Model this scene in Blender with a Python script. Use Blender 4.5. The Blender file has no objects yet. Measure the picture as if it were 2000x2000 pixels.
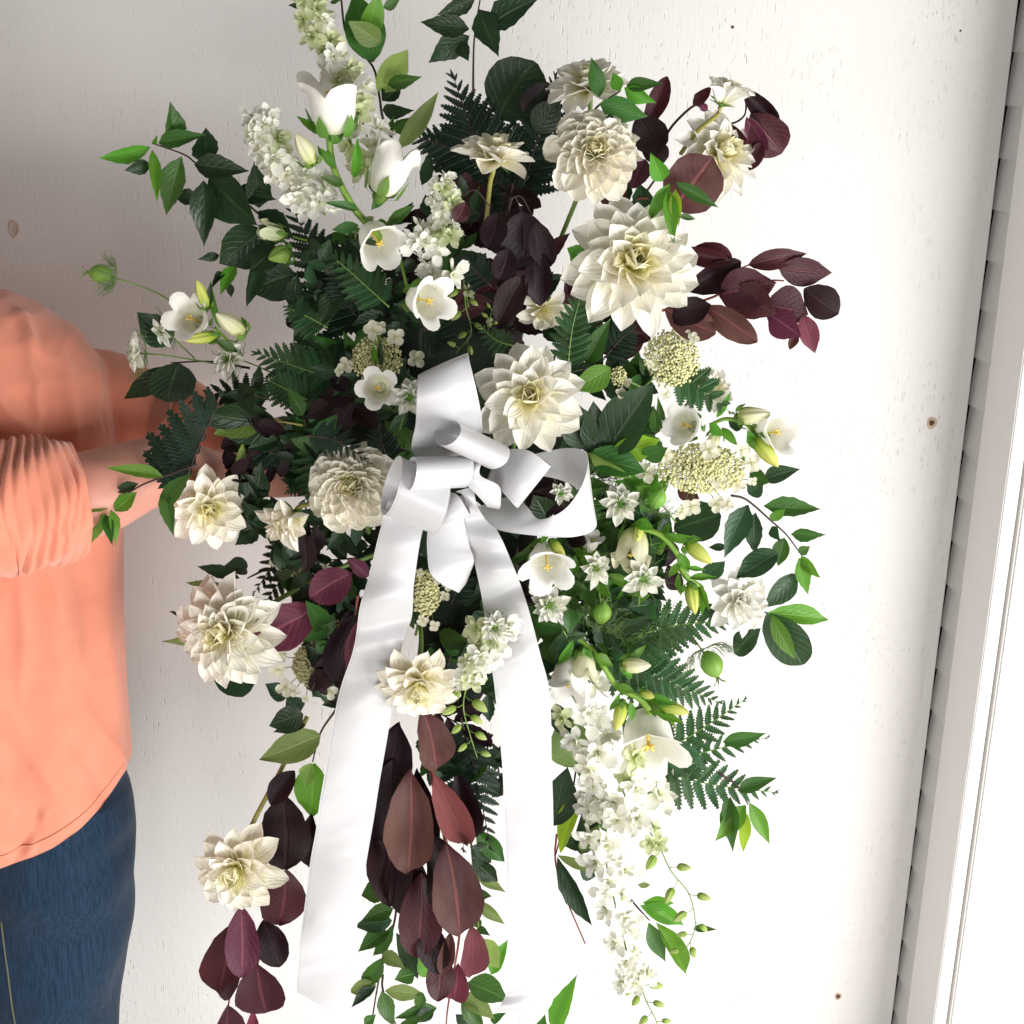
import bpy, bmesh, math, random
from mathutils import Vector, Matrix, noise

scene = bpy.context.scene
COL = scene.collection
random.seed(7)

# ------------------------------------------------------------------ camera
F = 2690.0                                    # focal length in photo pixels (photo is 2000 wide)
TH, PSI, ROLL = math.radians(17.5), math.radians(4.9), math.radians(1.3)
CAM = Vector((0, -2.0, 1.66))
FWD = Vector((math.sin(PSI)*math.cos(TH), math.cos(PSI)*math.cos(TH), -math.sin(TH)))
_r0 = Vector((math.cos(PSI), -math.sin(PSI), 0)); _u0 = _r0.cross(FWD)
RIGHT = _r0*math.cos(ROLL) + _u0*math.sin(ROLL)
UP = _u0*math.cos(ROLL) - _r0*math.sin(ROLL)
BACK = -FWD
cd = bpy.data.cameras.new('camera'); co = bpy.data.objects.new('camera', cd); COL.objects.link(co)
cd.sensor_width = 36; cd.lens = 36*F/2000; cd.clip_end = 100; cd.clip_start = 0.02
m = Matrix((RIGHT, UP, BACK)).transposed().to_4x4(); m.translation = CAM
co.matrix_world = m
scene.camera = co

# ------------------------------------------------------------------ light
w = bpy.data.worlds.new('World'); scene.world = w; w.use_nodes = True
bg = w.node_tree.nodes['Background']
bg.inputs[0].default_value = (1.0, 0.975, 0.95, 1); bg.inputs[1].default_value = 0.18
def area(name, loc, target, sx, sy, power, col):
    ld = bpy.data.lights.new(name, 'AREA'); ld.shape = 'RECTANGLE'; ld.size = sx; ld.size_y = sy
    ld.energy = power; ld.color = col
    lo = bpy.data.objects.new(name, ld); COL.objects.link(lo); lo.location = loc
    lo.rotation_euler = (Vector(target)-Vector(loc)).to_track_quat('-Z', 'Y').to_euler()
area('doorway_light', (2.35, -2.05, 0.70), (0.30, 0, 0.80), 2.8, 1.1, 126, (1.0, 0.985, 0.965))
area('front_fill_light', (-.60, -2.5, 0.42), (-.30, 0, 0.60), 1.8, .7, 27, (1.0, 0.985, 0.965))  # fill lamp added to brighten the flowers and the lower left wall
scene.view_settings.view_transform = 'Standard'; scene.view_settings.look = 'None'
scene.view_settings.exposure = 0.12; scene.view_settings.gamma = 1
scene.cycles.max_bounces = 10; scene.cycles.diffuse_bounces = 8; scene.cycles.transmission_bounces = 4; scene.cycles.glossy_bounces = 2; scene.cycles.use_denoising = True
scene.cycles.sample_clamp_indirect = 6

# ------------------------------------------------------------------ helpers
def at(x, y, d):
    """point on the ray of photo pixel (x, y) that stands d metres in front of the wall"""
    v = FWD*F + RIGHT*(x-1000) - UP*(y-1000)
    return CAM + v*((-d-CAM.y)/v.y)
def mpp(p): return (p-CAM).dot(FWD)/F          # metres per photo pixel at p

USED = {}
def tag(o, label, cat, group=None):
    o['label'] = label; o['category'] = cat
    if group: o['group'] = group
    USED.setdefault(label, []).append((o.name, group))
    return o
def thing(name, label, cat, loc, group=None):
    o = bpy.data.objects.new(name, None); COL.objects.link(o); o.location = loc
    o.empty_display_size = 0.02
    return tag(o, label, cat, group)
def link(name, me, parent=None, M=None):
    o = bpy.data.objects.new(name, me); COL.objects.link(o)
    if parent is not None: o.parent = parent
    if M is not None: o.matrix_basis = M
    return o
def wpart(name, me, parent, M):
    """child given in world space of a parent chain that is only translated"""
    t = Vector((0, 0, 0)); p = parent
    while p is not None: t += p.location; p = p.parent
    return link(name, me, parent, Matrix.Translation(-t) @ M)
def mesh(name, verts, faces, mat, uvs=None, smooth=True):
    me = bpy.data.meshes.new(name); me.from_pydata([tuple(v) for v in verts], [], faces)
    if uvs is not None:
        ul = me.uv_layers.new(name='UVMap'); li = [0]*len(me.loops)
        me.loops.foreach_get('vertex_index', li)
        flat = []
        for i in li: flat += list(uvs[i])
        ul.data.foreach_set('uv', flat)
    if smooth: me.polygons.foreach_set('use_smooth', [True]*len(me.polygons))
    if mat is not None: me.materials.append(mat)
    me.update(); return me
def interp(tab, v):
    for (a, b), (c, e) in zip(tab, tab[1:]):
        if v <= c:
            k = (v-a)/(c-a) if c > a else 0
            k = k*k*(3-2*k)*0.35 + k*0.65
            return b+(e-b)*k
    return tab[-1][1]
def grid(nu, nv, f):
    V, U = [], []
    for j in range(nv+1):
        for i in range(nu+1):
            u, v = i/nu, j/nv
            V.append(f(u, v, j)); U.append((u, v))
    Fc = [(j*(nu+1)+i, j*(nu+1)+i+1, (j+1)*(nu+1)+i+1, (j+1)*(nu+1)+i) for j in range(nv) for i in range(nu)]
    return V, Fc, U
def catmull(P, n):
    if len(P) == 2: P = [P[0], P[0].lerp(P[1], .5), P[1]]
    Q = [P[0]*2-P[1]] + list(P) + [P[-1]*2-P[-2]]
    out = []
    for i in range(1, len(Q)-2):
        a, b, c, e = Q[i-1:i+3]
        for k in range(n):
            t = k/n
            out.append(0.5*((2*b) + (c-a)*t + (2*a-5*b+4*c-e)*t*t + (3*b-a-3*c+e)*t*t*t))
    out.append(P[-1].copy()); return out
def tube_geo(P, r0, r1, sides=6, n=5, V=None, Fc=None, U=None, raw=False):
    if V is None: V, Fc, U = [], [], []
    pts = P if raw else catmull(P, n); b0 = len(V)
    up = Vector((0.3, -0.2, 1)).normalized()
    for i, p in enumerate(pts):
        d = (pts[min(i+1, len(pts)-1)] - pts[max(i-1, 0)])
        if d.length < 1e-9: d = Vector((0, 0, 1))
        d.normalize(); a = d.cross(up)
        if a.length < 1e-3: a = d.cross(Vector((1, 0, 0)))
        a.normalize(); b = d.cross(a)
        t = i/(len(pts)-1); r = r0+(r1-r0)*t if not callable(r0) else r0(t)
        for k in range(sides):
            an = 2*math.pi*k/sides
            V.append(p + a*(r*math.cos(an)) + b*(r*math.sin(an))); U.append((k/sides, t))
    L = len(pts)
    for i in range(L-1):
        for k in range(sides):
            k2 = (k+1) % sides
            Fc.append((b0+i*sides+k, b0+i*sides+k2, b0+(i+1)*sides+k2, b0+(i+1)*sides+k))
    Fc.append(tuple(b0+k for k in range(sides))[::-1]); Fc.append(tuple(b0+(L-1)*sides+k for k in range(sides)))
    return V, Fc, U
def tube_obj(name, P, r0, r1, mat, parent, sides=6, n=5):
    V, Fc, U = tube_geo([Vector(p) for p in P], r0, r1, sides, n)
    t = Vector((0, 0, 0)); p = parent
    while p is not None: t += p.location; p = p.parent
    V = [v-t for v in V]
    return link(name, mesh(name, V, Fc, mat, U), parent)
def frame(y, z):
    """rotation whose local Y is y and local Z is near z"""
    y = y.normalized(); x = y.cross(z)
    if x.length < 1e-4: x = y.orthogonal()
    x.normalize(); z = x.cross(y)
    return Matrix((x, y, z)).transposed()
def frz(z, spin=0):
    """rotation whose local Z is z"""
    return z.normalized().to_track_quat('Z', 'Y').to_matrix() @ Matrix.Rotation(spin, 3, 'Z')
def TRS(p, R, s):
    if not hasattr(s, '__len__'): s = (s, s, s)
    return Matrix.Translation(p) @ R.to_4x4() @ Matrix.Diagonal((s[0], s[1], s[2], 1))
def rnd(a, b): return random.uniform(a, b)

# ------------------------------------------------------------------ materials
def nodes(name):
    mt = bpy.data.materials.new(name); mt.use_nodes = True
    nt = mt.node_tree; b = nt.nodes['Principled BSDF']; o = nt.nodes['Material Output']
    return mt, nt, b, o
def N(nt, t, **k):
    n = nt.nodes.new(t)
    for a, v in k.items(): setattr(n, a, v)
    return n
def mixrgb(nt, fac, a, b, blend='MIX'):
    n = N(nt, 'ShaderNodeMix', data_type='RGBA', blend_type=blend)
    for s, v in ((n.inputs[0], fac), (n.inputs[6], a), (n.inputs[7], b)):
        if isinstance(v, bpy.types.NodeSocket): nt.links.new(v, s)
        elif hasattr(v, '__len__'): s.default_value = (*v[:3], 1)
        else: s.default_value = v
    return n.outputs[2]
def mth(nt, op, a, b=None, c=None):
    n = N(nt, 'ShaderNodeMath', operation=op)
    for i, v in enumerate((a, b, c)):
        if v is None: continue
        if isinstance(v, bpy.types.NodeSocket): nt.links.new(v, n.inputs[i])
        else: n.inputs[i].default_value = v
    return n.outputs[0]
def ramp(nt, src, stops):
    n = N(nt, 'ShaderNodeValToRGB'); e = n.color_ramp.elements
    while len(e) < len(stops): e.new(0.5)
    for k, (p, c) in enumerate(stops): e[k].position = p; e[k].color = (*c[:3], 1) if hasattr(c, '__len__') else (c, c, c, 1)
    nt.links.new(src, n.inputs[0]); return n.outputs[0]
def uvx(nt):
    t = N(nt, 'ShaderNodeUVMap'); s = N(nt, 'ShaderNodeSeparateXYZ'); nt.links.new(t.outputs[0], s.inputs[0])
    return s.outputs[0], s.outputs[1]
def objrand(nt): return N(nt, 'ShaderNodeObjectInfo').outputs['Random']
def add_translucent(nt, b, o, col, fac):
    tr = N(nt, 'ShaderNodeBsdfTranslucent'); mx = N(nt, 'ShaderNodeMixShader'); mx.inputs[0].default_value = fac
    if isinstance(col, bpy.types.NodeSocket): nt.links.new(col, tr.inputs[0])
    else: tr.inputs[0].default_value = (*col, 1)
    nt.links.new(b.outputs[0], mx.inputs[1]); nt.links.new(tr.outputs[0], mx.inputs[2]); nt.links.new(mx.outputs[0], o.inputs[0])
    return tr
def leafmat(name, col, vein, rough=.42, trans=.18, veinamt=.55, tcol=None, nv=9, var=.35, spec=.38, mottled=None, sv=.38):
    mt, nt, b, o = nodes(name)
    u, v = uvx(nt)
    a = mth(nt, 'ABSOLUTE', mth(nt, 'SUBTRACT', u, .5))
    mid = ramp(nt, a, [(0, 1), (.022, .9), (.05, 0)])
    ph = mth(nt, 'SUBTRACT', mth(nt, 'MULTIPLY', v, float(nv)), mth(nt, 'MULTIPLY', a, nv*.62))
    fr = mth(nt, 'ABSOLUTE', mth(nt, 'SUBTRACT', mth(nt, 'FRACT', ph), .5))
    side = ramp(nt, fr, [(0, 1), (.05, .55), (.16, 0)])
    ve = mth(nt, 'MINIMUM', mth(nt, 'ADD', mid, mth(nt, 'MULTIPLY', side, sv)), 1.0)
    tc = N(nt, 'ShaderNodeTexCoord'); nz = N(nt, 'ShaderNodeTexNoise'); nz.inputs['Scale'].default_value = 3.2; nz.inputs['Detail'].default_value = 4
    nt.links.new(tc.outputs['Object'], nz.inputs[0])
    r = objrand(nt)
    k = mth(nt, 'ADD', mth(nt, 'MULTIPLY', r, var*1.2), mth(nt, 'MULTIPLY', nz.outputs[0], var*1.4))
    k = mth(nt, 'ADD', k, 1-var*1.3)
    hs = N(nt, 'ShaderNodeHueSaturation'); nt.links.new(k, hs.inputs['Value'])
    hs.inputs['Color'].default_value = (*col, 1)
    nt.links.new(mth(nt, 'ADD', mth(nt, 'MULTIPLY', r, .05), .475), hs.inputs['Hue'])
    c0 = hs.outputs[0]
    if mottled:
        n2 = N(nt, 'ShaderNodeTexNoise'); n2.inputs['Scale'].default_value = 1.6; nt.links.new(tc.outputs['Object'], n2.inputs[0])
        c0 = mixrgb(nt, ramp(nt, n2.outputs[0], [(.42, 0), (.68, .75)]), c0, mottled)
    c = mixrgb(nt, mth(nt, 'MULTIPLY', ve, veinamt), c0, vein)
    nt.links.new(c, b.inputs['Base Color']); b.inputs['Roughness'].default_value = rough
    b.inputs['Specular IOR Level'].default_value = spec
    bp = N(nt, 'ShaderNodeBump'); bp.inputs['Strength'].default_value = .55; bp.inputs['Distance'].default_value = .0015
    n3 = N(nt, 'ShaderNodeTexNoise'); n3.inputs['Scale'].default_value = 14; nt.links.new(tc.outputs['Object'], n3.inputs[0])
    h = mth(nt, 'ADD', mth(nt, 'MULTIPLY', ve, -1.0), mth(nt, 'MULTIPLY', n3.outputs[0], .5))
    nt.links.new(h, bp.inputs['Height']); nt.links.new(bp.outputs[0], b.inputs['Normal'])
    if trans: add_translucent(nt, b, o, tcol or tuple(min(1, x*2.6) for x in col), trans)
    return mt
def petalmat(name, tipc, basec, lo=.05, hi=.5, trans=.20, rough=.6, lines=.03, bump=.35):
    mt, nt, b, o = nodes(name)
    u, v = uvx(nt)
    g = ramp(nt, v, [(lo, 1), ((lo+hi)/2, .42), (hi, 0)])
    r = objrand(nt)
    t2 = mixrgb(nt, mth(nt, 'MULTIPLY', r, .35), tipc, (tipc[0]*.98, tipc[1]*.95, tipc[2]*.84))
    c = mixrgb(nt, g, t2, basec)
    wv = mth(nt, 'SINE', mth(nt, 'MULTIPLY', u, 44.0))
    tc = N(nt, 'ShaderNodeTexCoord'); nz = N(nt, 'ShaderNodeTexNoise'); nz.inputs['Scale'].default_value = 5; nt.links.new(tc.outputs['Object'], nz.inputs[0])
    c = mixrgb(nt, mth(nt, 'MULTIPLY', nz.outputs[0], lines*2), c, (tipc[0]*.8, tipc[1]*.76, tipc[2]*.6))
    nt.links.new(c, b.inputs['Base Color']); b.inputs['Roughness'].default_value = rough
    b.inputs['Specular IOR Level'].default_value = .35
    bp = N(nt, 'ShaderNodeBump'); bp.inputs['Strength'].default_value = bump; bp.inputs['Distance'].default_value = .001
    nt.links.new(mth(nt, 'ADD', wv, mth(nt, 'MULTIPLY', nz.outputs[0], 2.0)), bp.inputs['Height']); nt.links.new(bp.outputs[0], b.inputs['Normal'])
    add_translucent(nt, b, o, c, trans)
    return mt
def plain(name, col, rough=.5, var=.3, scale=30, bump=.2, trans=0, spec=.4, dist=.002):
    mt, nt, b, o = nodes(name)
    tc = N(nt, 'ShaderNodeTexCoord'); nz = N(nt, 'ShaderNodeTexNoise'); nz.inputs['Scale'].default_value = scale; nz.inputs['Detail'].default_value = 5
    nt.links.new(tc.outputs['Object'], nz.inputs[0])
    c = mixrgb(nt, nz.outputs[0], tuple(x*(1-var) for x in col), tuple(min(1, x*(1+var)) for x in col))
    nt.links.new(c, b.inputs['Base Color']); b.inputs['Roughness'].default_value = rough; b.inputs['Specular IOR Level'].default_value = spec
    if bump:
        bp = N(nt, 'ShaderNodeBump'); bp.inputs['Strength'].default_value = bump; bp.inputs['Distance'].default_value = dist
        nt.links.new(nz.outputs[0], bp.inputs['Height']); nt.links.new(bp.outputs[0], b.inputs['Normal'])
    if trans: add_translucent(nt, b, o, c, trans)
    return mt
M = {}
M['dk'] = leafmat('leaf_dark_green', (.013, .036, .012), (.05, .095, .035), .36, .12)
M['md'] = leafmat('leaf_mid_green', (.038, .108, .018), (.11, .21, .05), .38, .2)
M['bl'] = leafmat('leaf_blue_green', (.024, .064, .024), (.075, .14, .06), .38, .12)
M['lt'] = leafmat('leaf_light_underside', (.19, .29, .06), (.33, .44, .14), .55, .28, nv=8)
M['ol'] = leafmat('leaf_olive_underside', (.14, .20, .055), (.27, .36, .13), .5, .22, nv=8)
M['yg'] = leafmat('leaf_young_yellow_green', (.22, .36, .02), (.36, .48, .06), .42, .35, veinamt=.35)
M['br'] = leafmat('leaf_bright_green', (.085, .23, .02), (.2, .36, .06), .4, .28)
M['pu'] = leafmat('smokebush_plum', (.044, .010, .016), (.16, .045, .055), .46, .1, .5, (.16, .02, .03), 10, spec=.3, sv=.22)
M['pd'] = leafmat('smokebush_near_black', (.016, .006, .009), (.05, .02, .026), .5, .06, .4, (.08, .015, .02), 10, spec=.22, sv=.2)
M['pm'] = leafmat('smokebush_magenta', (.115, .022, .045), (.34, .10, .15), .45, .14, .6, (.3, .04, .07), 9, spec=.3)
M['pk'] = leafmat('smokebush_pink_underside', (.20, .058, .068), (.34, .11, .12), .6, .16, .5, (.4, .1, .1), 9, spec=.25, sv=.2)
M['pb'] = leafmat('smokebush_brown_rose', (.078, .027, .028), (.24, .078, .07), .55, .12, .75, (.25, .06, .06), 11, mottled=(.12, .068, .05), spec=.25, sv=.16)
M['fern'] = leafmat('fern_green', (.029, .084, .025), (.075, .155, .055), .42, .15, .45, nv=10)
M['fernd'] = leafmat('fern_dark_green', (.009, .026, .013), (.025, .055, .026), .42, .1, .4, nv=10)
M['dah'] = petalmat('dahlia_cream_petal', (.95, .92, .835), (.94, .89, .50), .0, .62)
M['dahc'] = petalmat('dahlia_heart_petal', (.955, .93, .72), (.93, .86, .36), .0, .85)
M['dahw'] = petalmat('dahlia_white_petal', (.955, .94, .88), (.93, .88, .46), .0, .58)
M['bell'] = petalmat('bellflower_white', (.92, .91, .875), (.78, .78, .56), .0, .4, .22, .45, .03, .2)
M['bellp'] = petalmat('bellflower_pale_yellow', (.85, .83, .62), (.62, .68, .22), .0, .7, .3)
M['lark'] = petalmat('larkspur_white', (.92, .92, .85), (.66, .74, .32), .0, .4, .2)
M['larkg'] = petalmat('larkspur_green_white', (.72, .77, .50), (.40, .55, .12), .0, .6, .32)
M['nig'] = petalmat('nigella_white', (.92, .92, .86), (.62, .72, .26), .0, .4, .2)
M['hyd'] = petalmat('lacecap_floret_cream', (.82, .80, .66), (.66, .68, .36), .0, .35, .3)
M['stem'] = plain('green_stem', (.14, .24, .05), .45, .3, 60)
M['stemb'] = plain('bright_green_stem', (.20, .36, .04), .42, .25, 60, trans=.1)
M['stemo'] = plain('olive_stem', (.30, .27, .07), .45, .3, 60)
M['stemd'] = plain('dark_brown_twig', (.045, .022, .018), .5, .35, 80)
M['stemr'] = plain('red_smokebush_stem', (.27, .075, .055), .45, .3, 70)
M['sepal'] = leafmat('sepal_green', (.11, .23, .035), (.2, .32, .08), .45, .2, .3)
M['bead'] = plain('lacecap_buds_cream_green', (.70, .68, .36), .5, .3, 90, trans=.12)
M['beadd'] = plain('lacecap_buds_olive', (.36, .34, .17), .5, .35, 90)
M['pist'] = plain('yellow_pistil', (.72, .52, .10), .5, .2, 60)
M['core'] = plain('dahlia_heart_green_yellow', (.82, .78, .34), .5, .2, 120, .3)
M['pod'] = leafmat('nigella_pod_green', (.20, .36, .06), (.34, .48, .13), .45, .25, .6, nv=1)
M['thread'] = plain('nigella_thread_bracts', (.11, .19, .06), .5, .3, 60)
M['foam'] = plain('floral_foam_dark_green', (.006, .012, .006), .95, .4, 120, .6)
M['lbud'] = petalmat('larkspur_bud_green', (.50, .60, .22), (.25, .40, .05), .1, .9, .25)

# ================================================================== the setting
def box_geo(x0, x1, y0, y1, z0, z1):
    V = [Vector((x, y, z)) for z in (z0, z1) for y in (y0, y1) for x in (x0, x1)]
    return V, [(0, 2, 3, 1), (4, 5, 7, 6), (0, 1, 5, 4), (2, 6, 7, 3), (0, 4, 6, 2), (1, 3, 7, 5)]
def box(name, x0, x1, y0, y1, z0, z1, mat, parent=None, bev=0):
    me = bpy.data.meshes.new(name); bm = bmesh.new()
    V, Fc = box_geo(x0, x1, y0, y1, z0, z1)
    vs = [bm.verts.new(v) for v in V]
    for f in Fc: bm.faces.new([vs[i] for i in f])
    if bev: bmesh.ops.bevel(bm, geom=list(bm.edges), offset=bev, segments=2, affect='EDGES')
    bm.to_mesh(me); bm.free(); me.materials.append(mat)
    return link(name, me, parent)
def paintmat(name, col, checks=True):
    mt, nt, b, o = nodes(name)
    tc = N(nt, 'ShaderNodeTexCoord')
    def nz(scale, sc, detail=3, rough=.5):
        mp = N(nt, 'ShaderNodeMapping'); mp.inputs['Scale'].default_value = sc
        nt.links.new(tc.outputs['Object'], mp.inputs[0])
        n = N(nt, 'ShaderNodeTexNoise'); n.inputs['Scale'].default_value = scale; n.inputs['Detail'].default_value = detail; n.inputs['Roughness'].default_value = rough
        nt.links.new(mp.outputs[0], n.inputs[0]); return n.outputs[0]
    grain = nz(1.0, (320, 320, 9), 4, .6)
    tint = nz(1.6, (1, 1, .6), 3)
    c = mixrgb(nt, tint, tuple(x*.965 for x in col), tuple(min(.9, x*1.03) for x in col))
    h = mth(nt, 'MULTIPLY', grain, .25)
    if checks:
        # short vertical checks in the plywood face, gathered in patches
        ck = nz(1.0, (190, 190, 44), 3, .55)
        ck2 = nz(1.0, (260, 260, 60), 2, .5)
        pt = nz(1.0, (5.5, 5.5, 3.2), 3, .6)
        lim = ramp(nt, pt, [(.44, 0), (.66, 1)])
        a = ramp(nt, ck, [(.63, 0), (.73, 1)])
        a2 = ramp(nt, ck2, [(.64, 0), (.74, 1)])
        s = mth(nt, 'MULTIPLY', mth(nt, 'MAXIMUM', a, a2), mth(nt, 'ADD', mth(nt, 'MULTIPLY', lim, .9), .1))
        h = mth(nt, 'SUBTRACT', h, mth(nt, 'MULTIPLY', s, 1.6))
        c = mixrgb(nt, mth(nt, 'MULTIPLY', s, .06), c, (.42, .36, .30))
    nt.links.new(c, b.inputs['Base Color']); b.inputs['Roughness'].default_value = .55; b.inputs['Specular IOR Level'].default_value = .3
    bp = N(nt, 'ShaderNodeBump'); bp.inputs['Strength'].default_value = .6; bp.inputs['Distance'].default_value = .002
    nt.links.new(h, bp.inputs['Height']); nt.links.new(bp.outputs[0], b.inputs['Normal'])
    return mt
M['paint'] = paintmat('white_painted_plywood', (.80, .782, .765))
M['trim'] = paintmat('white_painted_trim', (.79, .775, .755), False)
M['black'] = plain('gap_shade_black', (.006, .006, .006), .9, .3, 40)  # black that stands in for the shade inside the siding gap
M['chip'] = plain('chipped_paint_ring', (.55, .42, .32), .7, .35, 200)
M['siding'] = paintmat('grey_white_siding_paint', (.60, .585, .575), False)
M['rust'] = plain('rusty_nail', (.10, .045, .02), .7, .4, 300)
M['knot'] = plain('bare_wood_knot', (.60, .52, .43), .7, .3, 90)
M['floor'] = plain('concrete_floor', (.45, .43, .40), .85, .15, 8, .3)

fl = box('floor', -3, 3, -4, .4, -.12, 0, M['floor']); fl['kind'] = 'structure'
XE = .8690                                               # right edge of the plywood sheet
pan = thing('plywood_wall', 'white painted plywood wall panel with vertical grain checks behind the flower spray', 'wall', (0, 0, 0))
box('plywood_sheet', -2.2, XE, 0, .019, 0.002, 2.5, M['paint'], pan, .0012)
def disc(name, p, r, h, mat, parent, sides=14, squash=1.0, rim=None):
    V, Fc = [], []
    rings = rim or [(1, 0), (.9, 1), (.4, 1.15), (.0, 1.2)]
    for (k, hh) in rings:
        for i in range(sides):
            a = 2*math.pi*i/sides; j = 1+.08*math.sin(3*a+1)
            V.append(p+Vector((r*k*j*math.cos(a), -h*hh, r*squash*k*j*math.sin(a))))
    for q in range(len(rings)-1):
        for i in range(sides):
            i2 = (i+1) % sides; Fc.append((q*sides+i, q*sides+i2, (q+1)*sides+i2, (q+1)*sides+i))
    return link(name, mesh(name, V, Fc, mat), parent)
for (x_, y_, r_) in ((1820, 826, .0085), (1637, 1946, .0065)): disc('paint_chip', at(x_, y_, 0), r_, .0004, M['chip'], pan, 16, 1.15)
disc('nail_head', at(1820, 826, .0005), .0042, .0012, M['rust'], pan)
disc('nail_head', at(1637, 1946, .0005), .0036, .0012, M['rust'], pan)
disc('nail_head', at(1431, 53, 0), .0022, .0008, M['rust'], pan)
disc('nail_head', at(1876, 60, 0), .0016, .0006, M['rust'], pan)
disc('wood_knot', at(27, 447, 0), .0075, .0008, M['knot'], pan, 16, 1.7, [(1, 0), (.85, 1.6), (.7, .6), (.4, .5), (0, .5)])
# the return wall on the right: lapped clapboards butting on a corner board, then a door jamb
sid = thing('siding_wall', 'narrow strip of grey-white lapped clapboard siding between plywood edge and corner board', 'siding', (XE+.0185, 0, 0))
box('gap_shade_backing', -.30, .04, .024, .03, .002, 2.5, M['black'], sid)  # dark sheet added behind the plywood edge so the gap looks shaded
CB = .049
cme = None
z = .02
while z < 2.45:
    if cme is None:
        V = [Vector((x, y, zz)) for y in (.013, -CB) for (x, zz) in ((-.0145, 0), (.008, 0), (.008, .086), (-.0085, .086))]
        cme = mesh('clapboard', V, [(0, 1, 2, 3), (4, 7, 6, 5), (0, 4, 5, 1), (3, 2, 6, 7), (0, 3, 7, 4), (1, 5, 6, 2)], M['siding'], None, False)
    link('clapboard', cme, sid, Matrix.Translation((rnd(-.0006, .0006), 0, z)) @ Matrix.Rotation(rnd(-.004, .004), 4, 'X'))
    z += .0735
cb = box('corner_board', XE+.0035, XE+.0255, -.156, -CB-.0015, .002, 2.5, M['trim'], None, .002)
tag(cb, 'flat white corner board running up beside the clapboards', 'trim board')
dj = box('door_jamb', XE+.0295, XE+.62, -.161, -.06, .002, 2.5, M['trim'], None, .003)
tag(dj, 'bright white door jamb at the right edge of the picture', 'door jamb')

# ================================================================== the person
def loft(rings, V=None, Fc=None, cap=True):
    if V is None: V, Fc = [], []
    b0 = len(V); n = len(rings[0])
    for r in rings: V += r
    for i in range(len(rings)-1):
        for k in range(n):
            k2 = (k+1) % n; Fc.append((b0+i*n+k, b0+i*n+k2, b0+(i+1)*n+k2, b0+(i+1)*n+k))
    if cap:
        Fc.append(tuple(b0+k for k in range(n))[::-1]); Fc.append(tuple(b0+(len(rings)-1)*n+k for k in range(n)))
    return V, Fc
def limb(pts, radii, V, Fc, n=16, per=6, wob=None):
    P = catmull([Vector(p) for p in pts], per); R = []
    for i in range(len(P)):
        x = i/per; k = min(int(x), len(radii)-2); t = x-k; t = t*t*(3-2*t)
        R.append(radii[k]+(radii[k+1]-radii[k])*t)
    rings = []
    up = Vector((.1, -.3, 1)).normalized()
    for i, p in enumerate(P):
        d = (P[min(i+1, len(P)-1)]-P[max(i-1, 0)]).normalized()
        a = d.cross(up)
        if a.length < .05: a = d.cross(Vector((0, 1, 0)))
        a.normalize(); b = d.cross(a); ring = []
        for k in range(n):
            an = 2*math.pi*k/n; r = R[i]
            if wob: r += wob(i/(len(P)-1), an)
            ring.append(p+a*(r*math.cos(an))+b*(r*math.sin(an)))
        rings.append(ring)
    return loft(rings, V, Fc)
def ellip(c, rx, ry, rz, V, Fc, nu=20, nv=14):
    rings = []
    for j in range(nv+1):
        ph = math.pi*(j/nv)*.98+.03; rings.append([c+Vector((rx*math.sin(ph)*math.cos(2*math.pi*k/nu), ry*math.sin(ph)*math.sin(2*math.pi*k/nu), -rz*math.cos(ph))) for k in range(nu)])
    return loft(rings, V, Fc)
def solid(name, V, Fc, mat, voxel, parent, smooth=4, post=None):
    me = bpy.data.meshes.new(name+'_raw'); me.from_pydata([tuple(v) for v in V], [], Fc)
    bm = bmesh.new(); bm.from_mesh(me); bmesh.ops.recalc_face_normals(bm, faces=bm.faces); bm.to_mesh(me); bm.free()
    o = bpy.data.objects.new(name, me); COL.objects.link(o)
    r = o.modifiers.new('r', 'REMESH'); r.mode = 'VOXEL'; r.voxel_size = voxel
    if smooth: s = o.modifiers.new('s', 'SMOOTH'); s.iterations = smooth; s.factor = .5
    dg = bpy.context.evaluated_depsgraph_get(); e = o.evaluated_get(dg)
    out = bpy.data.meshes.new_from_object(e)
    bpy.data.objects.remove(o)
    if post:
        n_ = len(out.vertices); cs, ns_ = [0.0]*(3*n_), [0.0]*(3*n_)
        out.vertices.foreach_get('co', cs); out.vertices.foreach_get('normal', ns_)
        res = []
        for q in range(n_): res += list(post(Vector(cs[3*q:3*q+3]), Vector(ns_[3*q:3*q+3])))
        out.vertices.foreach_set('co', res); out.update()
    out.polygons.foreach_set('use_smooth', [True]*len(out.polygons))
    out.materials.clear(); out.materials.append(mat); out.name = name
    out.transform(Matrix.Translation(-parent.location))
    return link(name, out, parent)
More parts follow.
